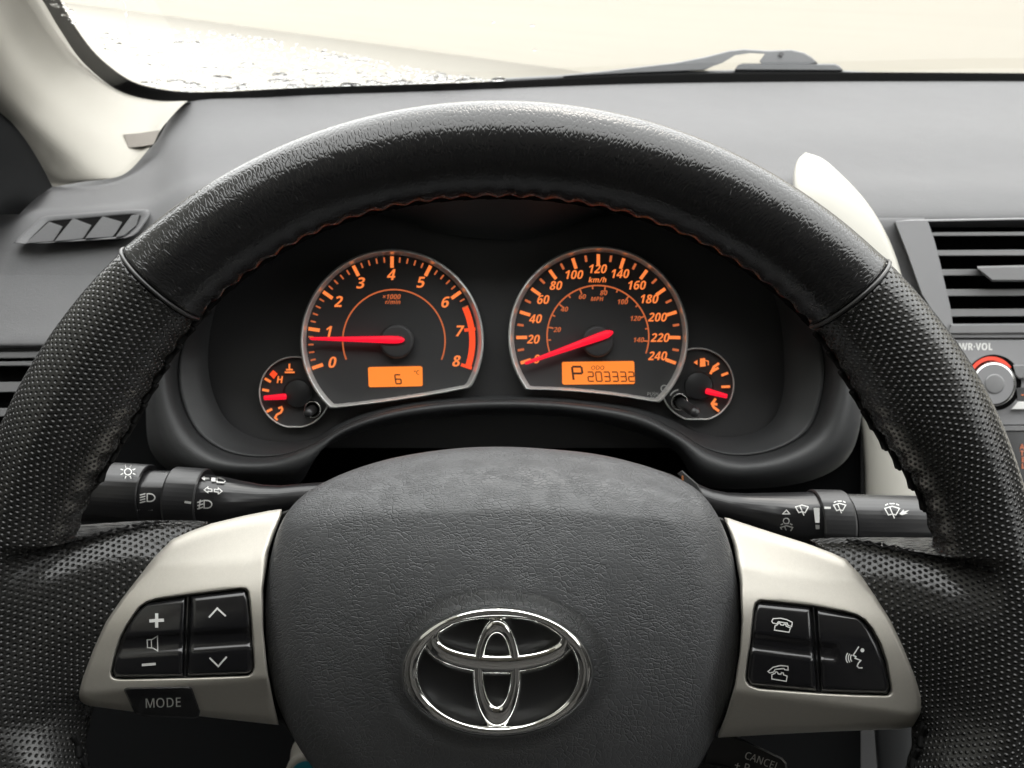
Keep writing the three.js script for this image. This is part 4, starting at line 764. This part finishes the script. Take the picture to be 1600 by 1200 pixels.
// airbag cover
{
  const pts = [[470, 777], [520, 747], [600, 719], [690, 703], [765, 698], [850, 701], [950, 713], [1045, 741], [1090, 766], [1118, 800], [1140, 850], [1152, 910], [1155, 970], [1152, 1020], [1144, 1070], [1130, 1118], [1112, 1160], [1085, 1205], [1010, 1268], [890, 1312], [780, 1320], [670, 1312], [560, 1270], [482, 1190], [452, 1140], [434, 1100], [422, 1050], [415, 980], [416, 920], [425, 860], [442, 812]];
  const o = outline(pts, 260), c = [778, 985];
  const H = (x, y, e) => { const t = Math.max(0, 800 - y - ((x - 778) / 340) ** 2 * -26), em = Math.hypot((x - 777) / 168, (y - 1052) / 122); return e - 0.017 * Math.pow(t / 104, 1.6) * (1 - 0.2 * smooth(60, 114, t)) - 0.0026 * (1 - smooth(0.93, 1.08, em)) - 3.6 * (Math.max(0, y - 905) * 0.0002267) ** 2 - 4.5 * (Math.max(0, 905 - y) * 0.0002267) ** 2 - 1.1 * ((x - 778) * 0.0002267) ** 2 + 0.006; };
  const st = [[0, -0.032], [0, -0.009], [0.006, -0.0062], [0.018, -0.0042], [0.035, -0.0026], [0.055, -0.0014], [0.075, 0.0002], [0.1, 0.0022], [0.13, 0.0036], [0.17, 0.0046]];
  for (let k = 1; k <= 34; k++) { const t = 0.17 + 0.825 * k / 34; st.push([t, 0.0046 + 0.0035 * Math.sin((t - 0.17) / 0.83 * Math.PI / 2)]); }
  const P = st.map(([t, e]) => o.map(p => { const x = lerp(p[0], c[0], t), y = lerp(p[1], c[1], t); return wl(x, y, H(x, y, e)); }));
  P.push(o.map(() => wl(c[0], c[1], H(c[0], c[1], 0.0081))));
  part('airbag_cover', gridGeo(P, { closeV: true, uv: (i, j, p) => [p.x + 0.3, p.y + 0.3 - p.z * 0.8] }), M.cover, wheel, 'grey grained leather airbag cover');
}
// emblem: three chrome ovals over a matte black ground
{
  const E = sub('emblem', wheel, 'chrome oval emblem of three crossing ellipses'), lie = y => 0.0078 - 0.000052 * (y - 1051);   // leans with the cover
  const band = (name, co, ao, bo, ci, ai, bi, z, rise, n = 120) => {
    const prof = [[0, -0.002], [0, 0.12], [0.04, 0.42], [0.12, 0.7], [0.25, 0.9], [0.4, 0.985], [0.5, 1], [0.6, 0.985], [0.75, 0.9], [0.88, 0.7], [0.96, 0.42], [1, 0.12], [1, -0.002]];
    const rows = prof.map(([t, q]) => Array.from({ length: n }, (_, k) => { const a = k / n * Math.PI * 2, c = Math.cos(a), s = Math.sin(a); const x = lerp(co[0] + ao * c, ci[0] + ai * c, t), y = lerp(co[1] + bo * s, ci[1] + bi * s, t); return wl(x, y, lie(y) + z + (q < 0 ? q : rise * q)); }));
    part(name, gridGeo(rows, { closeV: true }), M.chrome, E);
  };
  part('backing', fillGeo([poly(ring(777, 1051, 140, 93, 72))], (x, y) => wl(x, y, lie(y) + 0.0003)), M.badge, E);
  band('outer_oval', [777, 1050.8], 152.5, 104, [778, 1049.5], 121, 83.5, 0, 0.0056);
  band('wide_oval', [779, 1007], 118, 50, [781, 994], 92, 25.5, 0.0004, 0.005);
  band('tall_oval', [776.5, 1053], 40.5, 89, [776.5, 1046.5], 18.5, 53, 0.0006, 0.0045);
}

renderer.render(scene, camera);
